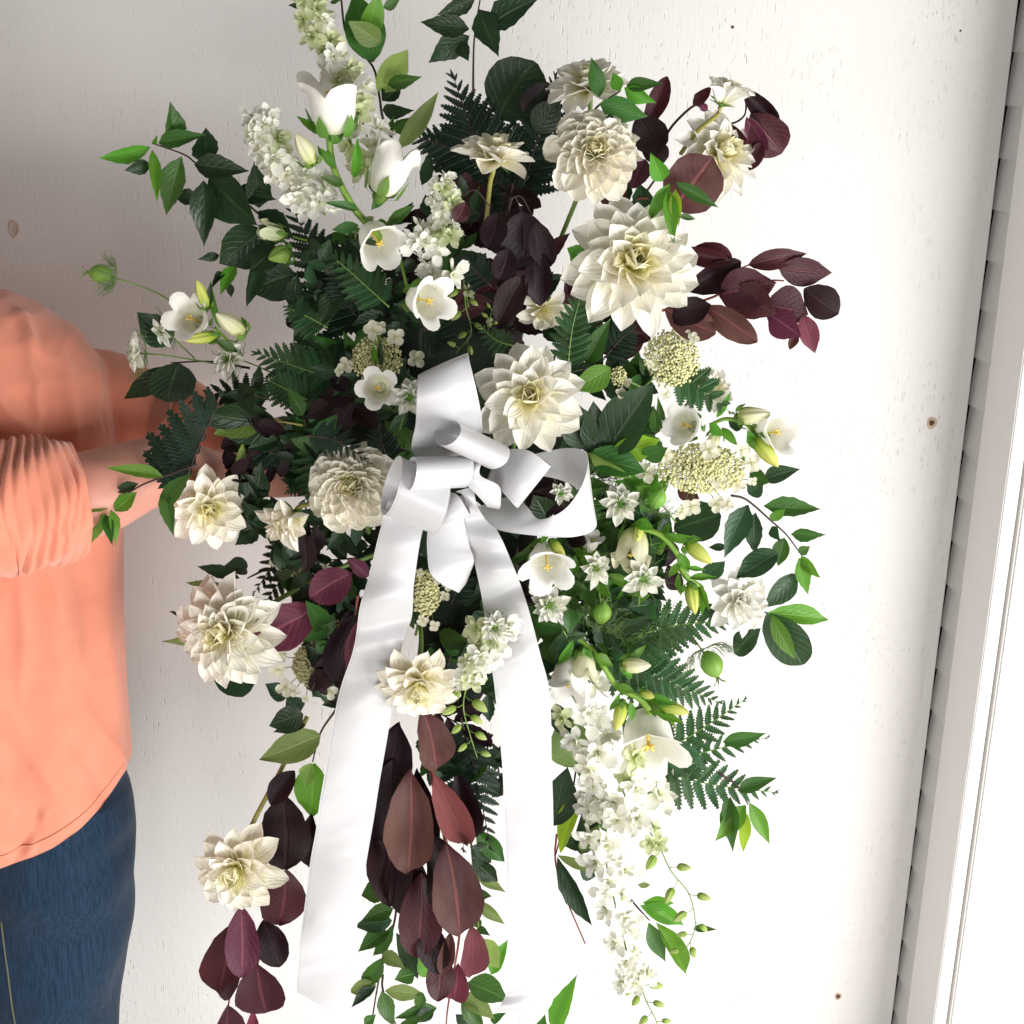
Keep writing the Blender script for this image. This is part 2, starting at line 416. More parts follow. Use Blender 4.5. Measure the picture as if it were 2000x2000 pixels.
def clothmat(name, col, shade, scale, bump, rough=.8, sheen=.3, streak=None):
    mt, nt, b, o = nodes(name)
    tc = N(nt, 'ShaderNodeTexCoord'); n1 = N(nt, 'ShaderNodeTexNoise'); n1.inputs['Scale'].default_value = scale; n1.inputs['Detail'].default_value = 6
    mp = N(nt, 'ShaderNodeMapping'); nt.links.new(tc.outputs['Object'], mp.inputs[0]); mp.inputs['Scale'].default_value = streak or (1, 1, 1)
    nt.links.new(mp.outputs[0], n1.inputs[0])
    c = mixrgb(nt, ramp(nt, n1.outputs[0], [(.32, 0), (.68, 1)]), shade, col)
    nt.links.new(c, b.inputs['Base Color']); b.inputs['Roughness'].default_value = rough; b.inputs['Specular IOR Level'].default_value = .2
    b.inputs['Sheen Weight'].default_value = sheen
    n2 = N(nt, 'ShaderNodeTexNoise'); n2.inputs['Scale'].default_value = 700; nt.links.new(tc.outputs['Object'], n2.inputs[0])
    n3 = N(nt, 'ShaderNodeTexNoise'); n3.inputs['Scale'].default_value = 9; n3.inputs['Detail'].default_value = 3; nt.links.new(tc.outputs['Object'], n3.inputs[0])
    bp = N(nt, 'ShaderNodeBump'); bp.inputs['Strength'].default_value = bump; bp.inputs['Distance'].default_value = .004
    nt.links.new(mth(nt, 'ADD', mth(nt, 'MULTIPLY', n2.outputs[0], .12), n3.outputs[0]), bp.inputs['Height']); nt.links.new(bp.outputs[0], b.inputs['Normal'])
    return mt
M['shirt'] = clothmat('coral_cotton', (.67, .245, .16), (.63, .22, .14), 30, .35)
M['jeans'] = clothmat('blue_denim', (.012, .036, .072), (.004, .013, .030), 60, .5, .85, .1, (9, 9, .3))
M['seam'] = plain('denim_seam_thread', (.10, .10, .07), .8, .2, 200)
M['skin'] = plain('skin', (.55, .25, .19), .5, .08, 25, .12)
M['hair'] = plain('brown_hair', (.07, .035, .02), .5, .5, 120, .8)

PX = at(-130, 1100, .36)
person = thing('person', 'person in coral long-sleeved shirt and blue jeans holding the spray from the left', 'person', (PX.x, -.36, 0))
sh_n = at(-190, 730, .44)           # near shoulder
el_n = at(-140, 1010, .56); wr_n = at(445, 925, .36); mid_n = at(150, 972, .52)
sh_f = at(120, 745, .30); el_f = at(300, 822, .27); wr_f = at(520, 860, .26)
# body: torso, neck, head, arms with hands and legs, fused into one skin
bV, bF = [], []
def tring(z, cx, a, b, n=36, cy=-.36, pw=2.3):
    r = []
    for k in range(n):
        t = 2*math.pi*k/n; c, s = math.cos(t), math.sin(t)
        r.append(Vector((cx+a*math.copysign(abs(c)**(2/pw), c), cy+b*math.copysign(abs(s)**(2/pw), s), z)))
    return r
def sil(px, py, d=.36): return at(px, py, d)
CX = PX.x
# shirt silhouette on the right side, from photo rows
rows = [(1700, 262), (1600, 261), (1480, 256), (1350, 246), (1200, 240), (1040, 236), (900, 224), (800, 212), (720, 196)]
tor = []
for (py, px) in rows:
    p = sil(px, py); tor.append((p.z, p.x))
tor += [(sil(150, 650).z, sil(150, 645).x), (sil(85, 603).z, sil(85, 603).x), (sil(10, 580).z, sil(10, 580).x)]
body_r = [tring(z, CX, max(.05, (x-CX))-.035, .09 if i < 9 else .085-.015*(i-9), 28) for i, (z, x) in enumerate(tor)]
loft(body_r, bV, bF)
zs = tor[-1][0]
hc = Vector((CX-.10, -.37, zs+.20))
limb([Vector((CX-.06, -.36, zs-.05)), Vector((CX-.075, -.36, zs+.05)), hc+Vector((0, .0, -.06))], [.062, .052, .05], bV, bF)
ellip(hc, .088, .075, .115, bV, bF); ellip(hc+Vector((.035, -.0, -.05)), .055, .052, .06, bV, bF)
limb([hc+Vector((.082, -.02, .015)), hc+Vector((.105, -.025, -.02)), hc+Vector((.085, -.02, -.03))], [.008, .014, .009], bV, bF, 8)
limb([sh_n, el_n], [.05, .042], bV, bF); limb([el_n, mid_n, at(300, 922, .46), wr_n], [.043, .050, .041, .027], bV, bF)
limb([sh_f, el_f], [.05, .042], bV, bF); limb([el_f, el_f.lerp(wr_f, .5), wr_f], [.042, .038, .027], bV, bF)
def hand(wr, to, pal, V, Fc, s=1):
    """palm and five fingers curling round what is held; to = finger direction, pal = palm normal"""
    to = to.normalized(); pal = (pal-to*pal.dot(to)).normalized(); sd = to.cross(pal)
    rings = []
    for t, hw, th in ((-.02, .026, .02), (.03, .034, .017), (.065, .040, .015), (.09, .038, .012)):
        c = wr+to*t; rings.append([c+sd*(hw*math.cos(a))+pal*(th*math.sin(a)) for a in [2*math.pi*k/14 for k in range(14)]])
    loft(rings, V, Fc)
    for q, (off, L) in enumerate(((-.030, .066), (-.010, .078), (.011, .073), (.030, .056))):
        b = wr+to*.084+sd*off*s; p1 = b+to*(L*.42)+pal*(L*.10); p2 = p1+to*(L*.18)+pal*(L*.36); p3 = p2-to*(L*.14)+pal*(L*.30)
        limb([b, p1, p2, p3], [.0098, .0092, .0086, .007], V, Fc, 10, 4)
    b = wr+to*.03-sd*.03*s; p1 = b+to*.028-sd*.022*s+pal*.018; p2 = p1+to*.022+pal*.026; limb([b, p1, p2], [.012, .0105, .0085], V, Fc, 10, 4)
hand(wr_n, Vector((1, .1, .05)), Vector((0, -1, 0)), bV, bF); hand(wr_f, Vector((1, -.05, .05)), Vector((0, -1, 0)), bV, bF, -1)
hipz = tor[0][0]
lN = [(at(95, 1650, .40), .098), (at(118, 1800, .40), .088), (at(110, 2000, .40), .076)]
legx = lN[2][0].x
for q, (dx, dy) in enumerate(((-.012, 0), (-.217, .055))):
    P = [Vector((lN[0][0].x+dx, -.372+dy, hipz+.02)), Vector((lN[1][0].x+dx, -.372+dy, .62)), Vector((legx+dx, -.372+dy, .42)), Vector((legx+dx-.01, -.372+dy, .1)), Vector((legx+dx-.01, -.372+dy, .045))]
    limb(P, [.062, .058, .045, .034, .034], bV, bF)
solid('body', bV, bF, M['skin'], .0075, person, 4)
# shirt
sV, sF = [], []
def hemz(x):  # curved shirt-tail hem, higher at the side seam
    return x
sr = []
for i, (zz, x) in enumerate(tor):
    sr.append(tring(zz, CX, max(.05, x-CX), (.146 if i < 5 else .138 if i < 9 else .116-.022*(i-9)), 60))
loft(sr, sV, sF)
def bunch(t, an):
    k = min(1, t*2)*min(1, (1-t)*14)
    w_ = math.sin(t*38+2.4*math.sin(an+.6)+1.0*math.sin(an*2+2+t*4)+.7*math.sin(an*4+t*9)+1.3*math.sin(t*9)+1.6*math.sin(t*4+an*.7))
    return k*.0048*(abs(w_)**.75-.35)*(1+.6*math.sin(an*3+t*11)) + .0035*math.sin(an*2+t*6)+.002*math.sin(an*7+t*15)
def soft(t, an): return .006*math.sin(t*13+2*math.sin(an+.4))+.003*math.sin(an*2+t*7)
limb([sh_n+Vector((-.02, 0, .0)), sh_n.lerp(el_n, .5), el_n], [.085, .078, .074], sV, sF, 28, 12, soft)
limb([sh_f+Vector((-.03, 0, .01)), at(215, 785, .285), el_f, at(350, 835, .265), at(430, 855, .26)], [.056, .057, .056, .053, .05], sV, sF, 28, 14, soft)
hem = [(-700, 1640), (-300, 1700), (-130, 1715), (0, 1690), (60, 1676), (100, 1662), (150, 1636), (180, 1616), (215, 1582), (245, 1540), (262, 1480), (300, 1400)]
hx = [(at(a, b, .49).x, at(a, b, .49).z) for a, b in hem]
# creases seen in the photograph: (x0, y0, x1, y1, depth, width) in photo pixels
CREASE = [(58, 630, 78, 850, .006, 13), (122, 690, 152, 865, .006, 12), (160, 650, 204, 770, .007, 9), (200, 760, 214, 858, -.003, 7), (0, 770, 60, 850, .005, 12), (30, 600, 90, 700, .004, 14), (95, 860, 40, 760, -.003, 9),
          (112, 1070, 118, 1330, .005, 22), (214, 1080, 222, 1470, .005, 16), (165, 1090, 172, 1400, -.004, 18), (40, 1130, 46, 1360, .004, 14), (36, 1680, 78, 1590, -.006, 8), (52, 1672, 92, 1580, .004, 8), (170, 1380, 236, 1500, .005, 15), (140, 1440, 200, 1560, -.004, 14), (20, 1420, 110, 1560, .003, 18)]
def topx(p):
    v = p-CAM; w_ = v.dot(FWD); return 1000+F*v.dot(RIGHT)/w_, 1000-F*v.dot(UP)/w_
def crease(co):
    x, y = topx(co); r = 0.0
    if x < -60 or x > 300: return 0
    for (x0, y0, x1, y1, a, w_) in CREASE:
        dx, dy = x1-x0, y1-y0; L2 = dx*dx+dy*dy; t = ((x-x0)*dx+(y-y0)*dy)/L2
        if t < -.15 or t > 1.15: continue
        L = math.sqrt(L2); s_ = ((x-x0)*dy-(y-y0)*dx)/L + 5*math.sin(t*5+x0)
        if abs(s_) < 3.2*w_: r += a*math.exp(-(s_/w_)**2)*max(0, min(1, min(t+.15, 1.15-t)*3.5))
    return r
def fold(co, nm):
    x, y, zz = co
    # front folds hanging from the shoulder, sharper near the top
    if zz > 1.0 or True:
        t = max(0, min(1, (zz-.55)/.7))
        s = math.sin(x*62+3*zz+1.5*math.sin(zz*5)) * .005 + math.sin(x*33-6*zz)*.004
        q = noise.noise(Vector((x*13+zz*2.5, y*5, zz*2.6))); q2 = noise.noise(Vector((x*21-zz*5, y*8+3, zz*4.5+9)))
        s += (1-abs(q))**4*.006+(1-abs(q2))**6*.002-.003
        front = max(0, -nm.y)
        if front > .15: co = co + nm*crease(co)
        co = co + nm*(s*(.35+.65*front)*(.5+.6*t))
    if co.z < 1.02 and co.y > -.60:
        lim = interp_x(hx, co.x)
        if co.z < lim: co.z = lim + (co.z-lim)*.02
    return co
def interp_x(tab, x):
    if x <= tab[0][0]: return tab[0][1]
    for (a, b), (c, e) in zip(tab, tab[1:]):
        if x <= c: return b+(e-b)*(x-a)/(c-a)
    return tab[-1][1]
shirt = solid('shirt', sV, sF, M['shirt'], .0045, person, 5, fold)
cV, cF = [], []
limb([el_n+Vector((-.02, 0, .01)), at(-30, 996, .555), at(20, 990, .55), at(92, 981, .537), at(150, 972, .522)], [.080, .076, .0735, .068, .0575], cV, cF, 56, 30, bunch)
link('bunched_sleeve', mesh('bunched_sleeve', [v-person.location for v in cV], cF, M['shirt']), person)
# stitched hem line of the shirt
hp = [at(a, b-22, .4915) for a, b in hem[2:11]]
def snap(p):
    t = Vector((p.x, -1, p.z)) - person.location
    ok, loc, nr, ix = shirt.ray_cast(t, Vector((0, 1, 0)))
    return (loc + person.location + Vector((0, -.0008, 0))) if ok else None
bpy.context.view_layer.update()
hp = [snap(q) for q in catmull(hp, 6)]; hp = [q for q in hp if q]
if len(hp) > 3: tube_obj('hem_stitching', hp, .0011, .0011, M['shirt'], shirt if False else person, 5, 2)
# jeans
jV, jF = [], []
hips = [tring(zz, CX+.02, a, .118, 40, -.375) for zz, a in ((hipz+.20, .205), (hipz+.1, .212), (hipz, .215), (hipz-.06, .212))]
hipx = at(264, 1560, .40).x
hips = [tring(zz, CX+.0, hipx-CX-.016-.002*i, .102, 40, -.365) for i, zz in enumerate((hipz+.22, hipz+.12, hipz+.06, hipz+.0))]
loft(hips, jV, jF)
def jw(t, an): return .003*math.sin(t*17+an*2)+.0025*math.sin(t*31+3*math.sin(an))
Lx = [(at(248, 1540, .40), .092), (at(259, 1620, .40), .102), (at(261, 1700, .40), .105), (at(249, 1830, .40), .099), (at(228, 2000, .40), .09)]
P = [Vector((p.x-r, -.378, p.z)) for p, r in Lx]; Rr = [r for p, r in Lx]
P += [Vector((P[-1].x-.004, -.378, .3)), Vector((P[-1].x-.01, -.378, .09))]; Rr += [.078, .07]
limb(P, Rr, jV, jF, 28, 8, jw)
P2 = [p+Vector((-.205, .055, 0)) for p in P]
limb(P2, Rr, jV, jF, 28, 8, jw)
def jfold(co, nm): return co + nm*(noise.noise(co*7)*.006 + noise.noise(Vector((co.x*30, co.y*30, co.z*12)))*.0025)
jeans = solid('jeans', jV, jF, M['jeans'], .006, person, 8, jfold)
bpy.context.view_layer.update()
def snapj(px, py):
    p = at(px, py, .4); d = (p-CAM).normalized()
    ok, loc, nr, ix = jeans.ray_cast(CAM-person.location, d)
    return loc+person.location-d*.0006 if ok else None
sp = [snapj(x, y) for x, y in ((2, 1800), (8, 1850), (15, 1900), (20, 1940), (24, 1970), (29, 2000), (33, 2040))]
sp = [q for q in sp if q]
if len(sp) > 2: tube_obj('inseam', sp, .0013, .0013, M['seam'], person, 5, 4)
# feet and hair
fV, fF = [], []
for p in (P[-1], P2[-1]):
    fV2, fF2 = [], []
    limb([Vector((p.x-.03, p.y, .075)), Vector((p.x+.05, p.y-.01, .055)), Vector((p.x+.15, p.y-.02, .034))], [.05, .046, .034], fV2, fF2, 16, 5)
    fV2 = [Vector((v.x, v.y, max(.003, v.z)))-person.location for v in fV2]
    link('shoe', mesh('shoe', fV2, fF2, M['stemd']), person)
gV, gF = [], []
ellip(hc+Vector((-.018, 0, .022)), .092, .084, .112, gV, gF); limb([hc+Vector((-.06, 0, .03)), hc+Vector((-.09, 0, -.06)), hc+Vector((-.085, 0, -.17))], [.06, .055, .02], gV, gF, 14, 5)
link('hair', mesh('hair', [v-person.location for v in gV], gF, M['hair']), person)
for s in (-1, 1): link('eye', mesh('eye', *(lambda V, Fc: ([v-person.location for v in V], Fc))(*ellip(hc+Vector((.078, s*.032-.002, .012)), .011, .012, .010, [], [], 10, 8)), M['stemd']), person)

# ================================================================== plant pieces (unit meshes, shared)
TAB = {
 'lance': [(0, .0), (.07, .15), (.22, .41), (.38, .5), (.58, .42), (.78, .22), (.92, .07), (1, 0)],
 'ovate': [(0, .02), (.1, .27), (.28, .47), (.45, .5), (.65, .42), (.85, .18), (1, 0)],
 'obov': [(0, .015), (.05, .14), (.2, .36), (.42, .48), (.62, .5), (.82, .42), (.94, .26), (1, .05)],
 'smk': [(0, .015), (.06, .15), (.22, .36), (.45, .485), (.6, .5), (.8, .40), (.93, .22), (1, .03)],
 'round': [(0, .04), (.1, .28), (.3, .46), (.5, .5), (.7, .48), (.88, .35), (1, .05)],
 'slim': [(0, .05), (.2, .36), (.45, .5), (.7, .36), (.9, .12), (1, 0)],
 'petp': [(0, .12), (.2, .31), (.45, .47), (.65, .5), (.82, .39), (.93, .20), (1, .02)],
 'petr': [(0, .14), (.25, .33), (.5, .46), (.75, .5), (.9, .38), (1, .08)],
 'petn': [(0, .12), (.3, .36), (.55, .5), (.75, .38), (.9, .18), (1, 0)],
}
LM = {}
def leaf_mesh(kind, mk, var, serr=0.0):
    key = ('L', kind, mk, var, serr)
    if key in LM: return LM[key]
    rg = random.Random(hash((kind, var)) & 0xffff if False else sum(map(ord, kind))*31+var*977)
    fold = rg.uniform(.10, .42); bend = rg.uniform(-.06, .30); tw = rg.uniform(-.35, .35); wav = rg.uniform(.0, .05); ph = rg.uniform(0, 6); sw = rg.uniform(-.06, .06)
    if kind == 'smk': fold = rg.uniform(.25, .6); bend = rg.uniform(.0, .25); wav = rg.uniform(.02, .07); tw = rg.uniform(-.25, .25); sw = rg.uniform(-.07, .07)
    nv = 14
    def f(u, v, j):
        v = (.5-.5*math.cos(math.pi*v))*.7+v*.3
        hw = interp(TAB[kind], v); s = 2*u-1
        if serr and abs(s) > .9 and 0 < j < nv: hw *= 1+(serr if j % 2 else -serr)
        x = s*hw; z = fold*abs(s)*hw - bend*(v*v) + wav*math.sin(v*9+ph+(2 if s > 0 else 0))*abs(s)**2
        a = tw*(v-.3)
        return Vector((x*math.cos(a)+sw*math.sin(v*3.1), v, z+x*math.sin(a)))
    V, Fc, U = grid(4, nv, f)
    LM[key] = mesh(kind+'_leaf', V, Fc, M[mk], U); return LM[key]
def petal_mesh(kind, mk, var, cup, bend, ridge=.006):
    key = ('P', kind, mk, var, cup, bend)
    if key in LM: return LM[key]
    rg = random.Random(var*131+len(kind)*7+int(cup*100))
    tw = rg.uniform(-.3, .3); wav = rg.uniform(.0, .05); ph = rg.uniform(0, 6); sw = rg.uniform(-.05, .05)
    def f(u, v, j):
        s = 2*u-1; hw = interp(TAB[kind], v)
        z = cup*s*s*hw + bend*v*v + wav*math.sin(v*7+ph+s*2)*v
        if abs(s) < .1: z -= ridge*math.sin(v*math.pi)
        a = tw*v
        return Vector((s*hw*math.cos(a)+sw*math.sin(v*3), v-.10*v*abs(bend), z+s*hw*math.sin(a)*.6))
    V, Fc, U = grid(4, 8, f)
    LM[key] = mesh(kind+'_petal', V, Fc, M[mk], U); return LM[key]

# crops of the photograph: (origin x, origin y, scale) so that measured points become photo pixels
S5 = 500/1932
CR = {0: (0, 0, 1), 1: (100, 0, S5), 2: (500, 0, S5), 3: (850, 0, S5), 4: (1200, 50, S5), 5: (100, 450, S5), 6: (500, 400, S5), 7: (850, 400, S5), 8: (1200, 450, S5),
      11: (100, 850, S5), 12: (500, 800, S5), 13: (850, 800, S5), 14: (1200, 900, S5), 15: (300, 1250, S5), 16: (650, 1250, S5), 17: (1000, 1250, S5), 18: (350, 1500, S5), 21: (600, 1500, S5), 22: (950, 1500, S5)}
def px(c, x, y): o = CR[c]; return o[0]+x*o[2], o[1]+y*o[2]

TILT = .5
def put_leaf(parent, b, t, wpx, d, mk, kind='lance', serr=0, tilt=None, dt=None, name='leaf', var=None):
    """leaf from pixel b to pixel t, about d in front of the wall; wpx = seen width in pixels"""
    dt = rnd(-.012, .03) if dt is None else dt
    B = at(b[0], b[1], d); T = at(t[0], t[1], d+dt)
    Y = T-B; L = Y.length; tilt = rnd(-TILT, TILT) if tilt is None else tilt
    n = (CAM-B).normalized()
    n = Matrix.Rotation(tilt, 3, Y.normalized()) @ n
    R = frame(Y, n); wd = wpx*mpp(B)/max(.45, math.cos(tilt))*1.06
    me = leaf_mesh(kind, mk, random.randrange(6) if var is None else var, serr)
    return wpart(name, me, parent, TRS(B, R, (wd, L, L*.8)))
def put_stem(parent, pts, d, r0=2.2, r1=1.3, mk='stemd', name='stem', dd=None):
    P = []
    for i, p in enumerate(pts):
        di = p[2] if len(p) > 2 else d + (dd or 0)*(i/(max(1, len(pts)-1)))
        P.append(at(p[0], p[1], di))
    s = mpp(P[0]); return tube_obj(name, P, r0*s, r1*s, M[mk], parent, 7, 5)
def sprig(name, label, c, d, leaves, stems=(), mk='dk', kind='lance', serr=.07, cat='foliage', stem='stemd', sr=(2.6, 1.4), group=None, step=.0022):
    """leaves: (bx, by, tx, ty, w[, material[, kind]]) measured in crop c"""
    l0 = leaves[0]; root = stems[0][-1] if stems else (l0[0], l0[1])
    rp = px(c, *root[:2]); o = thing(name, label, cat, at(rp[0], rp[1], d-.01), group)
    for st in stems:
        P = [px(c, *q[:2]) for q in st]
        put_stem(o, P, d-.004, sr[1], sr[0], stem)
    for i, l in enumerate(leaves):
        m_ = l[5] if len(l) > 5 and l[5] else mk; k_ = l[6] if len(l) > 6 else kind
        put_leaf(o, px(c, l[0], l[1]), px(c, l[2], l[3]), l[4]*CR[c][2], d+step*(i % 9 if step < .0024 else i)+rnd(0, .003), m_, k_, serr if k_ == 'lance' else 0)
    return o

# ------------------------------------------------------------------ dahlias
def dahlia(label, x, y, R, face, d, style='open', stem=None, mk='dahw', n=None, spin=None, squash=1.0, keep=None, tight=None):
    C = at(x, y, d); s = R*mpp(C)
    ax = (BACK + RIGHT*face[0] + UP*face[1]).normalized()
    o = thing('dahlia', label, 'flower', C)
    Rm = frz(ax, rnd(0, 6) if spin is None else spin)
    n = n or {'open': 40, 'ball': 86, 'half': 34, 'full': 58}[style]
    core = .09 if style != 'half' else .10
    for i in range(n):
        t = i/(n-1); phi = i*2.39996+rnd(-.12, .12)
        if keep and not keep(t, phi): continue
        if style == 'open':
            L = (1.0-.60*t**1.25)*rnd(.93, 1.05); e = -8+74*t**1.15+rnd(-7, 7); wr = rnd(.42, .52); kd = 'petp'; cup = .34; bd = .14 if t > .5 else .05
        elif style == 'full':
            L = (1.0-.66*t**1.1)*rnd(.94, 1.05); e = -14+84*t**1.05+rnd(-6, 6); wr = rnd(.38, .46); kd = 'petp'; cup = .4; bd = .10
        elif style == 'ball':
            L = (1.0-.72*t**1.0)*rnd(.95, 1.04); e = -26+102*t**.95+rnd(-5, 5); wr = rnd(.46, .56); kd = 'petr'; cup = .5; bd = .14
        else:
            L = (1.0-.42*t)*rnd(.9, 1.06); e = 26+56*t**.8+rnd(-7, 7); wr = rnd(.30, .38); kd = 'petp'; cup = .7; bd = .10
        inner = t > .78
        if inner: bd = .34; cup = .9
        var = random.randrange(5)
        me = petal_mesh(kd, ('dahc' if mk != 'bell' else 'bell') if t > .70 else mk, var, cup, bd)
        el = math.radians(e)
        base = Vector((0, 0, .10*t-.02))
        Rp = Matrix.Rotation(phi, 3, 'Z') @ Matrix.Rotation(el, 3, 'X') @ Matrix.Rotation(rnd(-.22, .22), 3, 'Y')
        b2 = Matrix.Rotation(phi, 3, 'Z') @ Vector((0, .055*(1-t), 0)) + base
        Mx = TRS((Rm @ b2)*s, Rm @ Rp, (L*wr*2.0*s*(.62+.38*(1-t)) if False else L*wr*s*(1.12 if not inner else 1.25), L*s, L*s))
        link('petal', me, o, Mx)
    # heart: tight spiral of green-yellow scales
    V, Fc = [], []
    for i in range(16):
        a = i*2.4; r = .012+.0065*i; c = Rm @ Vector((r*math.cos(a), r*math.sin(a), .10+.11*(1-i/16)))*s
        ellip(c, .030*s, .030*s, .040*s, V, Fc, 6, 4)
    link('heart', mesh('heart', V, Fc, M['core']), o)
    for i in range(6):
        a = i*1.047+.3; Rp = Matrix.Rotation(a, 3, 'Z') @ Matrix.Rotation(math.radians(-6 if style != 'half' else 30), 3, 'X')
        link('sepal', leaf_mesh('slim', 'sepal', i % 3), o, TRS((Rm @ Vector((0, 0, -.07)))*s, Rm @ Rp, (.20*s, .48*s, .4*s)))
    if stem:
        P = [C-ax*(.05*s), C-ax*(.30*s)] + [at(*q) if len(q) > 2 else at(q[0], q[1], d-.05) for q in stem]
        mm = mpp(C)*4.6; tube_obj('stem', P, mm, mm*1.05, M['stemo' if style == 'half' or 'olive' in label or 'pale' in label else 'stem'], o, 8, 5)
    return o

# ------------------------------------------------------------------ bellflowers
def bell_geo(open_=.0, flare=.3):
    nseg, rows = 30, 9
    V, Fc, U = [], [], []
    prof = [(.0, .05), (.05, .24), (.16, .37), (.34, .44), (.52, .46), (.68, .475), (.80, .50), (.90, .55), (.96, .61), (1.0, .66)]
    for j, (z, r) in enumerate(prof):
        for k in range(nseg):
            a = 2*math.pi*k/nseg; lob = abs(math.cos(2.5*a)); t = max(0, (z-.66)/.34)
            lob = lob**.6; rr = r*(1-.35*flare*t*(1-lob))+open_*t*t*.30*lob
            zz = z + t*(.30*(lob-.72)) - (flare*.16*t*t*lob)
            rr *= 1+.025*math.cos(5*a)*(1-t)
            V.append(Vector((rr*math.cos(a), rr*math.sin(a), zz))); U.append((k/nseg, z))
    for j in range(len(prof)-1):
        for k in range(nseg):
            k2 = (k+1) % nseg; Fc.append((j*nseg+k, j*nseg+k2, (j+1)*nseg+k2, (j+1)*nseg+k))
    Fc.append(tuple(range(nseg))[::-1])
    return V, Fc, U
def bell_mesh(mk, q):
    key = ('B', mk, q)
    if key not in LM: LM[key] = mesh('bell', *(lambda g: (g[0], g[1], M[mk], g[2]))(bell_geo(*[(.42, .5), (.2, .3), (-.45, .10), (1.1, .9)][q])))
    return LM[key]
def calyx_mesh():
    if 'cal' not in LM:
        V, Fc, U = [], [], []
        for i in range(5):
            g = grid(2, 5, lambda u, v, j: Matrix.Rotation(i*1.2566, 3, 'Z') @ Vector(((2*u-1)*interp(TAB['slim'], v)*.30, (.10+1.5*v if v < .2 else .40+.125*(v-.2)/.8)+.02*(1-abs(2*u-1))+.02, -.06+v*.50)))
            b = len(V); V += g[0]; U += g[2]; Fc += [tuple(b+k for k in f) for f in g[1]]
        b = len(V)
        for j, (z_, r) in enumerate(((-.16, .07), (-.1, .16), (0, .2), (.07, .17))):
            for k in range(10): V.append(Vector((r*math.cos(k*.628), r*math.sin(k*.628), z_))); U.append((k/10, j/3))
        for j in range(3):
            for k in range(10): Fc.append((b+j*10+k, b+j*10+(k+1) % 10, b+(j+1)*10+(k+1) % 10, b+(j+1)*10+k))
        LM['cal'] = mesh('calyx', V, Fc, M['sepal'], U)
    return LM['cal']
def pistil_mesh():
    if 'pis' not in LM:
        V, Fc = tube_geo([Vector((0, 0, .05)), Vector((0, 0, .35)), Vector((.01, 0, .66))], .035, .03, 6, 2)[:2]; U = None
        for i in range(4):
            a = i*1.57+.4; W = tube_geo([Vector((0, 0, .62)), Vector((.05*math.cos(a), .05*math.sin(a), .74)), Vector((.13*math.cos(a), .13*math.sin(a), .74))], .035, .022, 5, 2)
            b = len(V); V += W[0]; Fc += [tuple(b+k for k in f) for f in W[1]]
        LM['pis'] = mesh('pistil', V, Fc, M['pist'])
    return LM['pis']
def put_bell(o, x, y, face, L, d, mk='bell', q=0, wid=1.0):
    """bell whose mouth centre is at pixel x,y; face = opening direction in camera axes (right, up, to camera); L pixels long"""
    C = at(x, y, d); s = L*mpp(C)
    ax = (RIGHT*face[0]+UP*face[1]+BACK*face[2]).normalized()
    Rm = frz(ax, rnd(0, 6)); base = C-ax*(s*.92)-o.location
    b = link('bell_flower', bell_mesh(mk, q), o, TRS(base, Rm, (s*wid, s*wid, s)))
    link('calyx', calyx_mesh(), b); link('pistil', pistil_mesh(), b)
    return C-ax*(s*1.0)
def bud_mesh(mk):
    key = ('bud', mk)
    if key not in LM:
        V, Fc, U = [], [], []; n = 15
        prof = [(0, .04), (.08, .13), (.28, .165), (.52, .155), (.72, .115), (.88, .065), (1, .012)]
        for j, (z_, r) in enumerate(prof):
            for k in range(n):
                a = 2*math.pi*k/n; rr = r*(1+.26*math.cos(5*a)*(z_))
                V.append(Vector((rr*math.cos(a), rr*math.sin(a), z_))); U.append((k/n, z_))
        for j in range(len(prof)-1):
            for k in range(n): Fc.append((j*n+k, j*n+(k+1) % n, (j+1)*n+(k+1) % n, (j+1)*n+k))
        LM[key] = mesh('bud', V, Fc, M[mk], U)
    return LM[key]
M['cbud'] = petalmat('bellflower_bud', (.66, .68, .18), (.30, .45, .03), .1, .8, .25)
def put_bud(o, b, t, d, mk='cbud', fat=1.0, sep=True, name='bud'):
    B = at(b[0], b[1], d); T = at(t[0], t[1], d+.015); Y = T-B; L = Y.length
    Rm = frz(Y, rnd(0, 6)); p = link(name, bud_mesh(mk), o, TRS(B-o.location, Rm, (L*fat, L*fat, L)))
    if sep: link('calyx', calyx_mesh(), p, Matrix.Diagonal((.5, .5, .62, 1)))
    return p

# ------------------------------------------------------------------ larkspur
def floret_mesh(mk, q):
    key = ('fl', mk, q)
    if key in LM: return LM[key]
    rg = random.Random(q*17+3); V, Fc, U = [], [], []
    for ring, (nn, L, e0) in enumerate(((5, 1.0, 2), (5, .72, 34), (3, .42, 62))):
        for i in range(nn):
            a = i*2*math.pi/nn+ring*.6+rg.uniform(-.2, .2); el = math.radians(e0+rg.uniform(-12, 12)); LL = L*rg.uniform(.85, 1.1); wd = rg.uniform(.48, .66)*LL; tw = rg.uniform(-.5, .5); bd = rg.uniform(-.1, .25); rf = rg.uniform(0, 6)
            Rp = Matrix.Rotation(a, 3, 'Z') @ Matrix.Rotation(el, 3, 'X') @ Matrix.Rotation(tw, 3, 'Y')
            g = grid(2, 4, lambda u, v, j: Rp @ Vector(((2*u-1)*interp(TAB['petp' if (i+ring) % 3 else 'petr'], v)*wd, v*LL*(1-.14*(u == .5 and v == 1)), (.3*abs(2*u-1)*wd*.5+bd*v*v+.06*math.sin(u*7+v*5+rf)*v)*LL)))
            b = len(V); V += g[0]; U += g[2]; Fc += [tuple(b+k for k in f) for f in g[1]]
    LM[key] = mesh('floret', V, Fc, M[mk], U); return LM[key]
